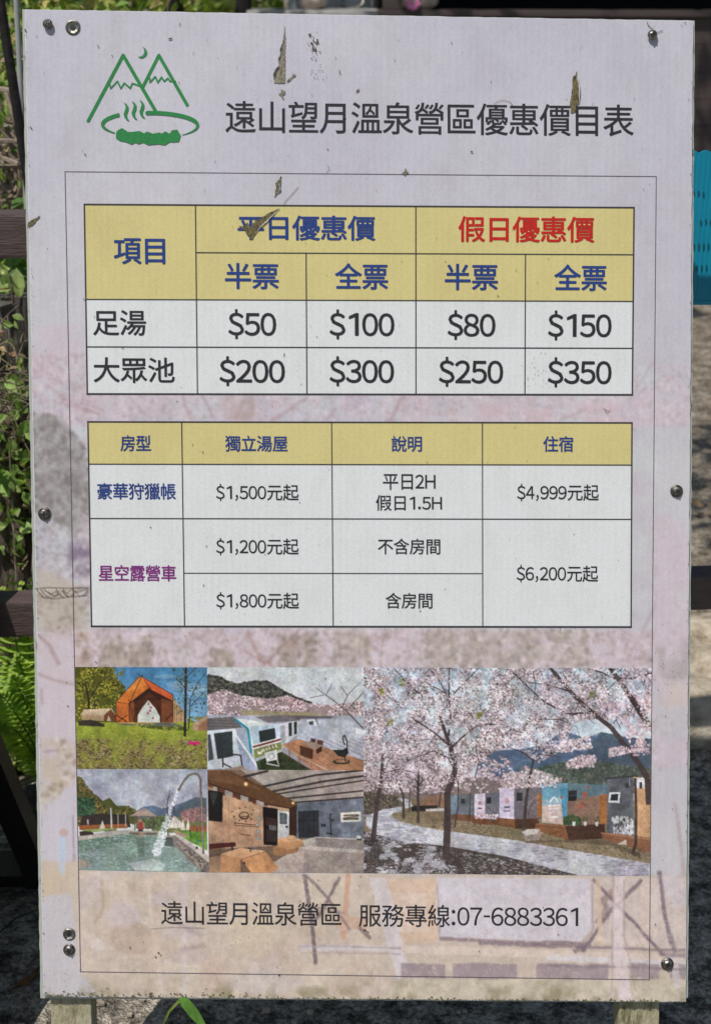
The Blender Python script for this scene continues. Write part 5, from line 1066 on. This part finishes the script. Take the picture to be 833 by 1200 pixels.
# timber legs behind the board, running down to the ground, with two cross rails and two props
def bpt(px, h, z):
    """point on the back at the height where the leg line px crosses world height z"""
    a = P(px[0], 300, h); b = P(px[1], 1100, h); t = (z - a[2]) / (b[2] - a[2]); return a + (b - a) * t
for pa, pb in ((58, 79), (762, 752)):
    hb = -0.0125 - 0.0235
    mb = MB(); mb.beam(bpt((pa, pb), hb, -0.0), bpt((pa, pb), hb, 1.46), 0.058, 0.044, upv=NB, bev=0.004)
    mb.build('post', M['post'], sign)
for z in (0.40, 1.36):
    a = bpt((58, 79), -0.0125 - 0.0455 - 0.0125, z); b = bpt((762, 752), -0.0125 - 0.0455 - 0.0125, z)
    mb = MB(); mb.beam(a + (b - a) * -.05, b + (b - a) * .05, 0.05, 0.022, upv=NB, bev=0.003); mb.build('cross_rail', M['post'], sign)
for pa, pb in ((58, 79), (762, 752)):
    a = bpt((pa, pb), -0.0125 - 0.0455 - 0.045, 1.25)
    mb = MB(); mb.beam(np.array([a[0], a[1] + .03, 0.0]), a + np.array([0, .0, 0.06]), 0.04, 0.035, upv=(0, 1, 0)); mb.build('prop', M['post'], sign)

print_grid('printed_background', paint_background(), FACE_BG, 0.0004, M['print'], sign)

def ribbon(mb, pts, w, h, mi=0, closed=False):
    pts = np.asarray(pts, float); n = len(pts); w = np.broadcast_to(np.asarray(w, float), (n,))
    if closed: t = np.roll(pts, -1, 0) - np.roll(pts, 1, 0)
    else: t = np.gradient(pts, axis=0)
    t /= np.linalg.norm(t, axis=1)[:, None] + 1e-9; nn = np.c_[-t[:, 1], t[:, 0]]
    L = pts + nn * w[:, None] / 2; R = pts - nn * w[:, None] / 2
    v = np.vstack([P(L[:, 0], L[:, 1], h), P(R[:, 0], R[:, 1], h)])
    f = [(i, i + 1, n + i + 1, n + i) for i in range(n - 1)] + ([(n - 1, 0, n, 2 * n - 1)] if closed else [])
    mb.add(v, f, mi)
def flat(mb, pts, h, mi=0):
    pts = np.asarray(pts, float); mb.add(P(pts[:, 0], pts[:, 1], h), [list(range(len(pts)))[::-1]], mi)
def seg(mb, a, b, w, h, mi=0):
    ribbon(mb, [a, b], w, h, mi)

mb = MB()
fr = [(76.7, 201.3), (768.3, 207), (760.2, 1148), (94.8, 1138.6)]
for i in range(4):
    a, b = np.array(fr[i]), np.array(fr[(i + 1) % 4]); d = (b - a) / np.linalg.norm(b - a) * .5
    seg(mb, a - d, b + d, 1.0, 0.0007 + 0.0001 * (i % 2))
mb.build('border_line', M['thin'], sign)

# ---- logo
LG = lambda pts: [(60 + x / 4.165, 40 + y / 4.165) for x, y in pts]
mb = MB(); hh = 0.0008
def stroke(pts, w):
    global hh
    pts = LG(pts)
    for a, b in zip(pts[:-1], pts[1:]): seg(mb, a, b, w / 4.165, hh); hh += 0.00001
    for p in pts:                                        # round joints
        t = np.arange(14) * 2 * math.pi / 14
        flat(mb, np.c_[p[0] + np.cos(t) * w / 8.33, p[1] + np.sin(t) * w / 8.33], hh); hh += 0.00001
stroke([(183, 424), (353, 104), (512, 378)], 17); stroke([(447, 262), (527, 104), (665, 347)], 16)
stroke([(287, 244), (292, 266), (325, 231), (342, 266), (358, 240), (388, 265), (398, 241), (445, 258)], 8)
stroke([(482, 214), (484, 236), (509, 208), (522, 236), (540, 211), (553, 231), (571, 216), (580, 230), (606, 230)], 8)
flat(mb, LG([(447, 62), (460, 70), (468, 82), (470, 95), (464, 108), (452, 117), (438, 119), (424, 112), (438, 110), (449, 104), (455, 94), (456, 80), (452, 69)]), hh); hh += .00001
for x in (0, 39, 77):
    yy = -6 * x / 39
    flat(mb, LG([(355 + x, 334 + yy), (370 + x, 342 + yy), (380 + x, 358 + yy), (379 + x, 374 + yy), (372 + x, 392 + yy), (373 + x, 408 + yy), (385 + x, 427 + yy),
                 (370 + x, 421 + yy), (358 + x, 405 + yy), (355 + x, 390 + yy), (361 + x, 374 + yy), (366 + x, 358 + yy), (362 + x, 345 + yy)]), hh); hh += .00001
def arc(cx, cy, rx, ry, a0, a1, w0, w1):
    global hh
    t = np.radians(np.linspace(a0, a1, 40)); ww = np.interp(np.linspace(0, 1, 40), [0, .5, 1], [w0, max(w0, w1), w1])
    ribbon(mb, LG(np.c_[cx + rx * np.cos(t), cy - ry * np.sin(t)]), ww / 4.165, hh); hh += .00001
arc(485, 442, 232, 62, 130, 222, 18, 5); arc(485, 447, 231, 62, 94, -48, 20, 3)
stroke([(470, 386), (510, 386)], 19)
flat(mb, LG([(318, 490), (322, 473), (347, 459), (368, 472), (375, 478), (400, 478), (432, 473), (455, 485), (470, 476), (498, 487), (530, 480), (540, 487),
             (558, 475), (580, 487), (590, 470), (617, 467), (634, 495), (625, 527), (600, 528), (580, 528), (556, 543), (525, 538), (500, 540), (475, 543),
             (452, 530), (428, 538), (412, 530), (395, 540), (366, 528), (340, 523), (318, 510)]), hh)
mb.build('logo', M['green'], sign)

# ---- lettering: Blender's own built-in font, fitted to the box the words fill on the photo
GLYPH = {}
def glyph(ch):
    """outline of one character of the built-in font; latin signs in their full-width form, which has the same strokes as the ideographs"""
    if ch in GLYPH: return GLYPH[ch]
    body = chr(ord(ch) + 0xFEE0) if '!' <= ch <= '~' else ch
    cu = bpy.data.curves.new('lettering', 'FONT'); cu.body = body; cu.size = 1.0; cu.resolution_u = 4
    ob = bpy.data.objects.new('lettering_source', cu); COL.objects.link(ob)
    me = bpy.data.meshes.new_from_object(ob.evaluated_get(bpy.context.evaluated_depsgraph_get()))
    co = np.zeros(len(me.vertices) * 3); me.vertices.foreach_get('co', co); co = co.reshape(-1, 3)[:, :2].copy()
    fs = [list(p.vertices) for p in me.polygons]
    bpy.data.objects.remove(ob); bpy.data.meshes.remove(me); bpy.data.curves.remove(cu)
    GLYPH[ch] = (co, fs); return GLYPH[ch]
_d = glyph('2')[0]; _h = _d[:, 1].max(); _e = (_d[:, 0].max() - _d[:, 0].min()) / .46
GLYPH['1'] = (np.array([(.36, 0), (.36, _h / _e), (.295, _h / _e), (.10, _h / _e * .86), (.10, _h / _e * .75), (.272, _h / _e * .855), (.272, 0)]) * _e, [list(range(7))[::-1]])
_w = glyph('國')[0]; EM = (_w[:, 0].max() - _w[:, 0].min()) / 0.86        # one em in font units
ADV = {',': .34, '.': .30, ':': .30, '-': .36, 'H': .72, ' ': .45}
def lettering(txt, x0, y0, x1, y1, mat, parent, name='lettering', bold=0.0, h=0.0013, sl=0.0075, label=None):
    """bold: stroke thickening in photo pixels"""
    V = []; F = []; pen = 0.0; nv = 0
    for ch in txt:
        co, fs = glyph(ch) if ch != ' ' else (np.zeros((0, 2)), [])
        if '!' <= ch <= '~' or ch == ' ':
            adv = ADV.get(ch, .560) * EM
            if len(co):
                co = co.copy(); c_ = (co[:, 0].min() + co[:, 0].max()) / 2; wd = co[:, 0].max() - co[:, 0].min()
                k = .27 * EM / wd if ch == '-' else .8 if ch == ',' else min(1.0, adv * .93 / wd)
                co[:, 0] = (co[:, 0] - c_) * k + pen + adv / 2
        else:
            adv = EM; co = co + [pen, 0]
        if len(co): V.append(co); F += [[i + nv for i in q] for q in fs]; nv += len(co)
        pen += adv
    co = np.vstack(V); a, b = co.min(0), co.max(0)
    u = (co[:, 0] - a[0]) / (b[0] - a[0]); v = (b[1] - co[:, 1]) / (b[1] - a[1])
    X = x0 + bold / 2 + u * (x1 - x0 - bold); Y = y0 + bold / 2 + v * (y1 - y0 - bold); vs = []; fs = []
    off = [(0, 0)] if bold <= 0 else [(0, 0), (-.5, 0), (.5, 0), (0, -.5), (0, .5), (-.35, -.35), (.35, .35), (-.35, .35), (.35, -.35)]
    for k, (dx, dy) in enumerate(off):                     # thickened by laying shifted copies over each other
        XX, YY = shear(X + dx * bold, Y + dy * bold, (x0 + x1) / 2, (y0 + y1) / 2, sl)
        vs.append(P(XX, YY, h + k * 4e-6)); fs += [[i + k * nv for i in q] for q in F]
    return mesh_obj(name, np.vstack(vs), fs, mat, parent, label=label)

lettering('遠山望月溫泉營區優惠價目表', 264.3, 120.3, 742, 158.0, M['black'], sign, 'title', .55, .0008, .0098)

def table(name, quad, cols, rows, cells, lines, label):
    """cells: (c0, r0, c1, r1, head?) ; lines: (c0, r0, c1, r1) ; cols, rows as fractions"""
    q = np.asarray(quad, float)
    def T(c, r):
        u, v = cols[c] if not isinstance(c, float) else c, rows[r] if not isinstance(r, float) else r
        return (q[0] * (1 - u) + q[1] * u) * (1 - v) + (q[3] * (1 - u) + q[2] * u) * v
    mb = MB()
    for c0, r0, c1, r1, hd in cells: flat(mb, [T(c0, r0), T(c1, r0), T(c1, r1), T(c0, r1)], 0.0007, 1 if hd else 0)
    root = mb.build(name, [M['cell'], M['head']], sign, label=label)
    mb = MB()
    for k, (c0, r0, c1, r1, wd) in enumerate(lines):
        a, b = T(c0, r0), T(c1, r1); d = (b - a) / np.linalg.norm(b - a) * wd * .5
        seg(mb, a - d, b + d, wd, 0.0010 + 0.0002 * (abs(a[1] - b[1]) > 30) + k * .000004)
    mb.build('grid_lines', M['line'], root)
    return root
C1 = [0, (229.4 - 99.5) / 642.6, (358.5 - 99.6) / 642.4, (487 - 99.6) / 642.4, (615.4 - 99.6) / 642.4, 1]
R1 = [0, (297 - 241.5) / 220.5, (352 - 241.5) / 220.5, (407.3 - 241.5) / 220.5, 1]
t1 = table('price_table', [(99.3, 239.7), (742.2, 243.5), (740.2, 462.6), (102.8, 461.6)], C1, R1,
           [(0, 0, 1, 2, 1), (1, 0, 5, 2, 1), (0, 2, 5, 4, 0)],
           [(0, 0, 5, 0, 2.0), (0, 4, 5, 4, 2.0), (0, 0, 0, 4, 1.7), (5, 0, 5, 4, 1.7), (1, 0, 1, 4, 1.3), (3, 0, 3, 4, 1.3), (2, 1, 2, 4, 1.3), (4, 1, 4, 4, 1.3),
            (1, 1, 5, 1, 1.4), (0, 2, 5, 2, 1.4), (0, 3, 5, 3, 1.5)], 'upper price table with yellow heading cells')
for txt, x0, y0, x1, y1, mt in [
    ('項目', 133.6, 279.3, 194, 309.8, 'blue'), ('平日優惠價', 278.6, 252.6, 439.8, 282.0, 'blue'), ('假日優惠價', 536.5, 253.6, 696, 284.2, 'red'),
    ('半票', 263.8, 308.3, 326.8, 339, 'blue'), ('全票', 392.3, 308.6, 454.6, 339.4, 'blue'), ('半票', 520.8, 309.3, 583, 340.2, 'blue'), ('全票', 648.8, 310, 710.4, 341, 'blue'),
    ('足湯', 109.4, 363.4, 171.6, 393.2, 'black'), ('大眾池', 110, 418.8, 205, 448.8, 'black'),
    ('$50', 267.6, 362.4, 323.8, 397.4, 'black'), ('$100', 386, 362.8, 462, 397.8, 'black'), ('$80', 524, 363.6, 580.2, 398.4, 'black'), ('$150', 641.4, 364.0, 716, 399, 'black'),
    ('$200', 257.2, 417.6, 334, 452.6, 'black'), ('$300', 386, 417.6, 461.6, 452.8, 'black'), ('$250', 513.8, 418.2, 589.2, 453.4, 'black'), ('$350', 641.2, 418.8, 716, 454, 'black')]:
    lettering(txt, x0, y0, x1, y1, M[mt], t1, bold=1.0 if mt != 'black' else (.95 if '$' in txt else .6), sl=.006)
C2 = [0, (214.7 - 105.5) / 633.5, (389 - 105) / 634, (564.7 - 105) / 634, 1]
R2 = [0, (544.4 - 495) / 239, (608 - 495) / 239, (671.8 - 495) / 239, 1]
t2 = table('room_table', [(103.5, 494.4), (739.8, 495.6), (738.7, 734.6), (107.8, 733.8)], C2, R2,
           [(0, 0, 4, 1, 1), (0, 1, 4, 4, 0)],
           [(0, 0, 4, 0, 1.9), (0, 4, 4, 4, 2.0), (0, 0, 0, 4, 1.6), (4, 0, 4, 4, 1.6), (1, 0, 1, 4, 1.3), (2, 0, 2, 4, 1.2), (3, 0, 3, 4, 1.2),
            (0, 1, 4, 1, 1.4), (0, 2, 4, 2, 1.4), (1, 3, 3, 3, 1.2)], 'lower room price table with one yellow heading row')
for txt, x0, y0, x1, y1, mt in [
    ('房型', 141.4, 510, 177.2, 528.8, 'blue'), ('獨立湯屋', 264, 510.4, 337.2, 529.2, 'blue'), ('說明', 458.4, 510.8, 494.2, 529.4, 'blue'), ('住宿', 635.8, 511, 671.2, 529.6, 'blue'),
    ('豪華狩獵帳', 114.4, 566, 206.4, 585.4, 'blue'), ('星空露營車', 116, 662, 206.8, 681, 'purple'),
    ('$1,500元起', 253.4, 567, 350, 587.2, 'black'), ('$4,999元起', 605.4, 567, 701, 587.4, 'black'), ('$1,200元起', 253.4, 630.4, 350, 650.6, 'black'),
    ('$1,800元起', 253.6, 693.8, 350.2, 714, 'black'), ('$6,200元起', 604.8, 662, 700.2, 682.4, 'black'),
    ('平日2H', 448.4, 555.6, 510, 574, 'black'), ('假日1.5H', 440.2, 580.2, 517.6, 598.4, 'black'), ('不含房間', 442.6, 631, 515.6, 649.6, 'black'), ('含房間', 451.6, 694.6, 506.4, 713, 'black')]:
    lettering(txt, x0, y0, x1, y1, M[mt], t2, bold=.5 if mt != 'black' else .25, sl=.003)
lettering('遠山望月溫泉營區', 189, 1056.6, 400, 1084, M['black'], sign, 'contact_lettering', .2, .0008, .010)
lettering('服務專線:07-6883361', 420.4, 1060.2, 677, 1086.4, M['black'], sign, 'contact_lettering', .2, .0008, .006)

# ---- printed photos
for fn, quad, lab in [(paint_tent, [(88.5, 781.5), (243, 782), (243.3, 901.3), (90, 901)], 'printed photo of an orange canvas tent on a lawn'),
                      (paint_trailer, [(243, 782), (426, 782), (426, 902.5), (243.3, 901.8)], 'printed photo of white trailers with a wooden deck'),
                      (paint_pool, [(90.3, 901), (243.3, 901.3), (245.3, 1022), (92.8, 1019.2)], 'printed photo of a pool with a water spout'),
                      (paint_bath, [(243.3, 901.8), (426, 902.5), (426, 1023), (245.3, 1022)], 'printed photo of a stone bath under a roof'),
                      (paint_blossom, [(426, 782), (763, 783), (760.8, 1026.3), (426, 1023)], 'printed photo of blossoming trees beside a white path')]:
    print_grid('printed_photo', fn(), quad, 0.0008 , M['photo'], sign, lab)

# ---- damage: peeled patches down to the core, specks, scratches, a strip of old tape
Z1 = lambda pts: [(300 + x / 4.628, 30 + y / 4.628) for x, y in pts]
Z2 = lambda pts: [(620 + x / 6.41, 70 + y / 6.41) for x, y in pts]
Z3 = lambda pts: [(270 + x / 4.628, 200 + y / 4.628) for x, y in pts]
def rough_edge(pts, amp=.55, step=1.3):
    return wavy(pts, amp, step)
def patch(pts, mt, label=None):
    mb = MB(); flat(mb, rough_edge(pts), 0.0016); return mb.build('peeled_patch', M[mt], sign, label=label)
patch(Z1([(155, 2), (160, 60), (158, 312), (98, 312), (98, 268), (110, 240), (128, 218), (124, 185), (136, 160), (134, 130), (146, 100), (150, 66)]), 'torn')
patch(Z1([(165, 304), (208, 262), (218, 270), (172, 310)]), 'torn')
patch(Z1([(122, 372), (135, 368), (140, 345), (148, 352), (160, 358), (156, 374), (146, 380), (152, 404), (144, 398), (136, 384)]), 'torn')
patch(Z2([(349, 88), (357, 95), (357, 155), (366, 190), (370, 240), (372, 330), (350, 348), (343, 395), (310, 402), (303, 340), (308, 300), (318, 240), (326, 130), (334, 130), (340, 160)]), 'torn_olive')
patch(Z3([(277, 30), (275, 62), (262, 78), (268, 95), (258, 125), (240, 147), (243, 110), (249, 88), (243, 70), (262, 52)]), 'torn_olive')
patch(Z3([(268, 205), (225, 247), (165, 302), (120, 375), (97, 357), (75, 322), (45, 302), (75, 303), (95, 280), (110, 308), (135, 270), (160, 263), (200, 235), (240, 216)]), 'torn_olive')
patch([(32.7, 268), (33.2, 261.5), (40, 256.6), (48, 253), (41, 262)], 'torn_olive')
patch([(470, 204), (474, 200.5), (475.5, 197), (477, 201), (479, 203.5), (475.6, 204.6), (474.6, 207), (472.6, 204.8)], 'torn')
patch(Z2([(470, 325), (476, 338), (468, 336)]), 'torn')
def flap(edge, out, lift=.0035):
    """a lifted, curled lip of the vinyl along a torn edge"""
    e = np.array(edge, float); n = len(e); mb = MB(); o_ = np.asarray(out, float)
    k = np.array([random.uniform(.5, 1.2) for _ in range(n)])[:, None]; k[0] = k[-1] = .15
    r0 = P(e[:, 0], e[:, 1], .0017); q1 = e + o_ * .6 * k; r1 = P(q1[:, 0], q1[:, 1], .0017) + NB * lift * .8 * k; q2 = e + o_ * .55 * k; r2 = P(q2[:, 0], q2[:, 1], .0017) + NB * lift * 1.25 * k
    f = [(i, i + 1, n + i + 1, n + i) for i in range(n - 1)] + [(n + i, n + i + 1, 2 * n + i + 1, 2 * n + i) for i in range(n - 1)]
    mb.add(np.vstack([r0, r1, r2]), f); mb.build('peeled_flap', M['sheet'], sign)
flap(Z1([(98, 300), (98, 268), (110, 240), (128, 218), (124, 185), (136, 160), (134, 130), (146, 100), (150, 66)]), (-2.2, .3))
flap(Z2([(357, 110), (357, 155), (366, 190), (370, 240), (372, 330)]), (1.6, .2))
flap(Z3([(268, 205), (225, 247), (190, 280), (165, 302), (140, 340)]), (.9, .8), .0012)
flap(Z3([(275, 62), (262, 78), (268, 95), (258, 125)]), (1.3, .2), .0025)
mb = MB()
def speck(x, y, r, el=1.0, an=0.0):
    n = 7; t = np.arange(n) * 2 * math.pi / n; rr = r * np.array([random.uniform(.55, 1.2) for _ in range(n)])
    X = rr * np.cos(t) * el; Y = rr * np.sin(t)
    flat(mb, np.c_[x + X * math.cos(an) - Y * math.sin(an), y + X * math.sin(an) + Y * math.cos(an)], 0.0019 + random.random() * .0002)
for _ in range(26):
    speck(300 + random.gauss(315, 18) / 4.628, 30 + random.gauss(115, 30) / 4.628, random.uniform(.35, 1.4), random.uniform(1, 2), random.random() * 3)
for _ in range(22):
    speck(300 + random.gauss(335, 22) / 4.628, 30 + random.gauss(225, 60) / 4.628, random.uniform(.25, .7), random.uniform(1, 2.2), random.random() * 3)
for x, y, r, e, a in [(q[0], q[1], q[2] * (.55 if q[3] > 2 else .8), q[3] * 1.1, q[4]) for q in [(398, 85, 1.3, 4, 1.4), (418, 107, 1.4, 3.5, -.9), (227, 62.5, .9, 3, .1), (200, 45.8, 1.9, 3.2, -.2), (100, 181, 1.5, 2.2, 1), (37, 150, 1.3, 3.5, .9),
                      (528.6, 50.5, 1.1, 2.8, .6), (420, 106, 1.6, 3, -.9), (333, 416, 1.0, 5, 1.6), (806, 117, .9, 1, 0), (802, 27, 1.1, 1, 0), (797.6, 30, .8, 1, 0),
                      (552, 178, 1.4, 1.6, .4), (404, 138, 1.4, 1.6, 0), (210, 97, 1.0, 2.6, .7), (30.5, 36, 1.5, 1.6, 1.4), (31.2, 42, .9, 1, 0), (427, 1089, 1.5, 2, .4), (431, 1091.5, 1.2, 1, 0),
                      (327, 1142, 1.4, 1.4, 1), (186, 1116, 1.6, 1.2, 0), (183, 1121, 1.2, 1, 0), (189, 1119, 1.0, 1, 0), (238, 530, .9, 3, 1.5), (521, 690, .8, 2.6, 1.3), (541, 62, .7, 1, 0)]]:
    speck(x, y, r, e, a)
for _ in range(34): speck(random.gauss(628, 12), random.gauss(432, 10), random.uniform(.3, .65))
for _ in range(30): speck(random.gauss(776, 14), random.gauss(787, 14), random.uniform(.3, .6))
for _ in range(520):
    speck(random.uniform(36, 800), random.uniform(24, 1160), random.choice([.22, .28, .3, .35, .45, .6]), random.choice([1, 1, 1.5, 2.5]), random.random() * 3)
for _ in range(150):                                     # grime along the left and right edges
    y = random.uniform(20, 1160); t = (y - 11) / 1160
    if random.random() < .7: speck(30.8 + 22 * t + abs(random.gauss(0, .7)), y, random.uniform(.22, .5), random.uniform(1, 2.4), 1.5)
    else: speck(810.4 - 8.5 * t - abs(random.gauss(0, .8)), y, random.uniform(.25, .55), random.uniform(1, 2.6), 1.5)
o = mb.build('dirt_specks', M['speck'], sign); o['kind'] = 'stuff'
mb = MB()
for pts, wd in [([(331.6, 239.6), (349.6, 219.5)], .5), ([(281, 260.5), (268.6, 294)], .0), ([(578, 122.5), (583, 118.8), (590, 117.8), (597, 119.6), (600.5, 124)], .5),
                ([(757.4, 26), (759, 30.5), (764.6, 35)], .7), ([(769.5, 38.6), (776, 36)], .7), ([(744, 678), (752, 668), (757.6, 652)], .0),
                ([(384.6, 195), (386.2, 199), (382.5, 202)], .5), ([(176.5, 1088), (200, 1086), (240, 1087)], .35), ([(706, 478.6), (711, 481), (714.6, 480.4), (711, 484.4), (708, 481.6)], .6)]:
    if wd > 0: mb = MB(); ribbon(mb, pts, wd, 0.0018); mb.build('scratch', M['speck'], sign)
mb = MB(); Z4 = lambda pts: [(30 + x / 3.333, 420 + y / 3.333) for x, y in pts]; k = 0
for pts in [[(38, 898), (90, 893), (170, 896), (248, 893)], [(60, 930), (110, 937), (170, 930), (246, 924)], [(42, 898), (55, 915), (75, 932)], [(60, 900), (80, 925), (100, 934), (120, 926), (132, 905)],
            [(75, 902), (100, 920), (125, 905)], [(120, 898), (130, 920), (150, 932)], [(150, 897), (150, 915), (170, 930)], [(180, 898), (200, 912), (228, 902), (245, 897)], [(176, 926), (200, 908), (210, 928), (232, 922), (245, 905)],
            [(140, 905), (165, 915), (180, 900)], [(90, 910), (112, 926), (140, 916)], [(186, 900), (190, 914), (186, 928)]]:
    ribbon(mb, Z4(pts), .55, 0.0017 + k * .00002); k += 1
mb.build('old_tape', M['speck'], sign)

# ---- screws: pan heads with a cross recess on a washer
def screw(x, y, kind, r=0.0082, tilt=(0.0, 0.0)):
    c = P(x, y, 0.0006); mb = MB()
    nn = NB + np.array([1, 0, 0]) * tilt[0] + UP * tilt[1]; nn /= np.linalg.norm(nn)
    ax = np.cross(UP, nn); ax /= np.linalg.norm(ax); ay = np.cross(nn, ax)
    def lathe(prof, mi, n=22):
        v = []; k = len(prof)
        for rr, zz in prof:
            for j in range(n):
                a = 2 * math.pi * j / n; v.append(c + nn * zz + (ax * math.cos(a) + ay * math.sin(a)) * rr)
        f = [[i * n + j, i * n + (j + 1) % n, (i + 1) * n + (j + 1) % n, (i + 1) * n + j] for i in range(k - 1) for j in range(n)]
        f.append(list(range((k - 1) * n, k * n))); mb.add(v, f, mi)
    if kind == 'washer':
        lathe([(r * 1.25, 0), (r * 1.25, .0014), (r * 1.12, .0022), (r * 1.05, .0018), (r * .95, .0024), (r * .85, .0048), (r * .5, .0066), (r * .12, .0072)], 0); top = .0070
    elif kind == 'pan':
        lathe([(r * .8, 0), (r * .8, .004), (r, .0042), (r * .96, .0062), (r * .7, .0084), (r * .3, .0094), (r * .08, .0096)], 0); top = .0094
    else:                                               # a sunk screw: a grommet ring round a dark hole
        lathe([(r * 1.2, 0), (r * 1.15, .0012), (r * .95, .0020), (r * .75, .0012), (r * .55, .0006)], 0)
        lathe([(r * .5, .0009), (r * .1, .0010)], 1); mb.add([c], []) ; top = None
    if top is not None:
        rot = random.random() * 1.5
        for a in (rot, rot + math.pi / 2):
            d = ax * math.cos(a) + ay * math.sin(a); e = np.cross(nn, d)
            mb.box(c + nn * (top - .0005), (r * .56, r * .15, .0016), np.array([d, e, nn]), 1)
    return mb.build('screw', [M['steel'], M['steel_dark']], sign, smooth=False)
screw(57.5, 30, 'pan', .0066, (-.12, .22)); screw(86, 32.3, 'sunk', .0086)
screw(763, 41.5, 'pan', .0066, (0.02, -.12)); screw(53, 602, 'washer', .0072)
screw(792, 575.5, 'washer', .0070); screw(781, 1129, 'washer', .0072)
screw(81.6, 1094.5, 'sunk', .0074); screw(81.6, 1112.5, 'washer', .0066, (0, .05))
# moss and grime gathered on the bottom edge
mb = MB()
for _ in range(420):
    t = random.random() ** 1.3; x = 52 + t * 740; y = 1168 + (x - 52) * .0082 - abs(random.gauss(0, 1.4 + 1.8 * (t < .35)))
    speck(x, y - .3, random.uniform(.35, 1.1), random.uniform(1, 2))
o = mb.build('edge_moss', M['moss'], sign); o['kind'] = 'stuff'
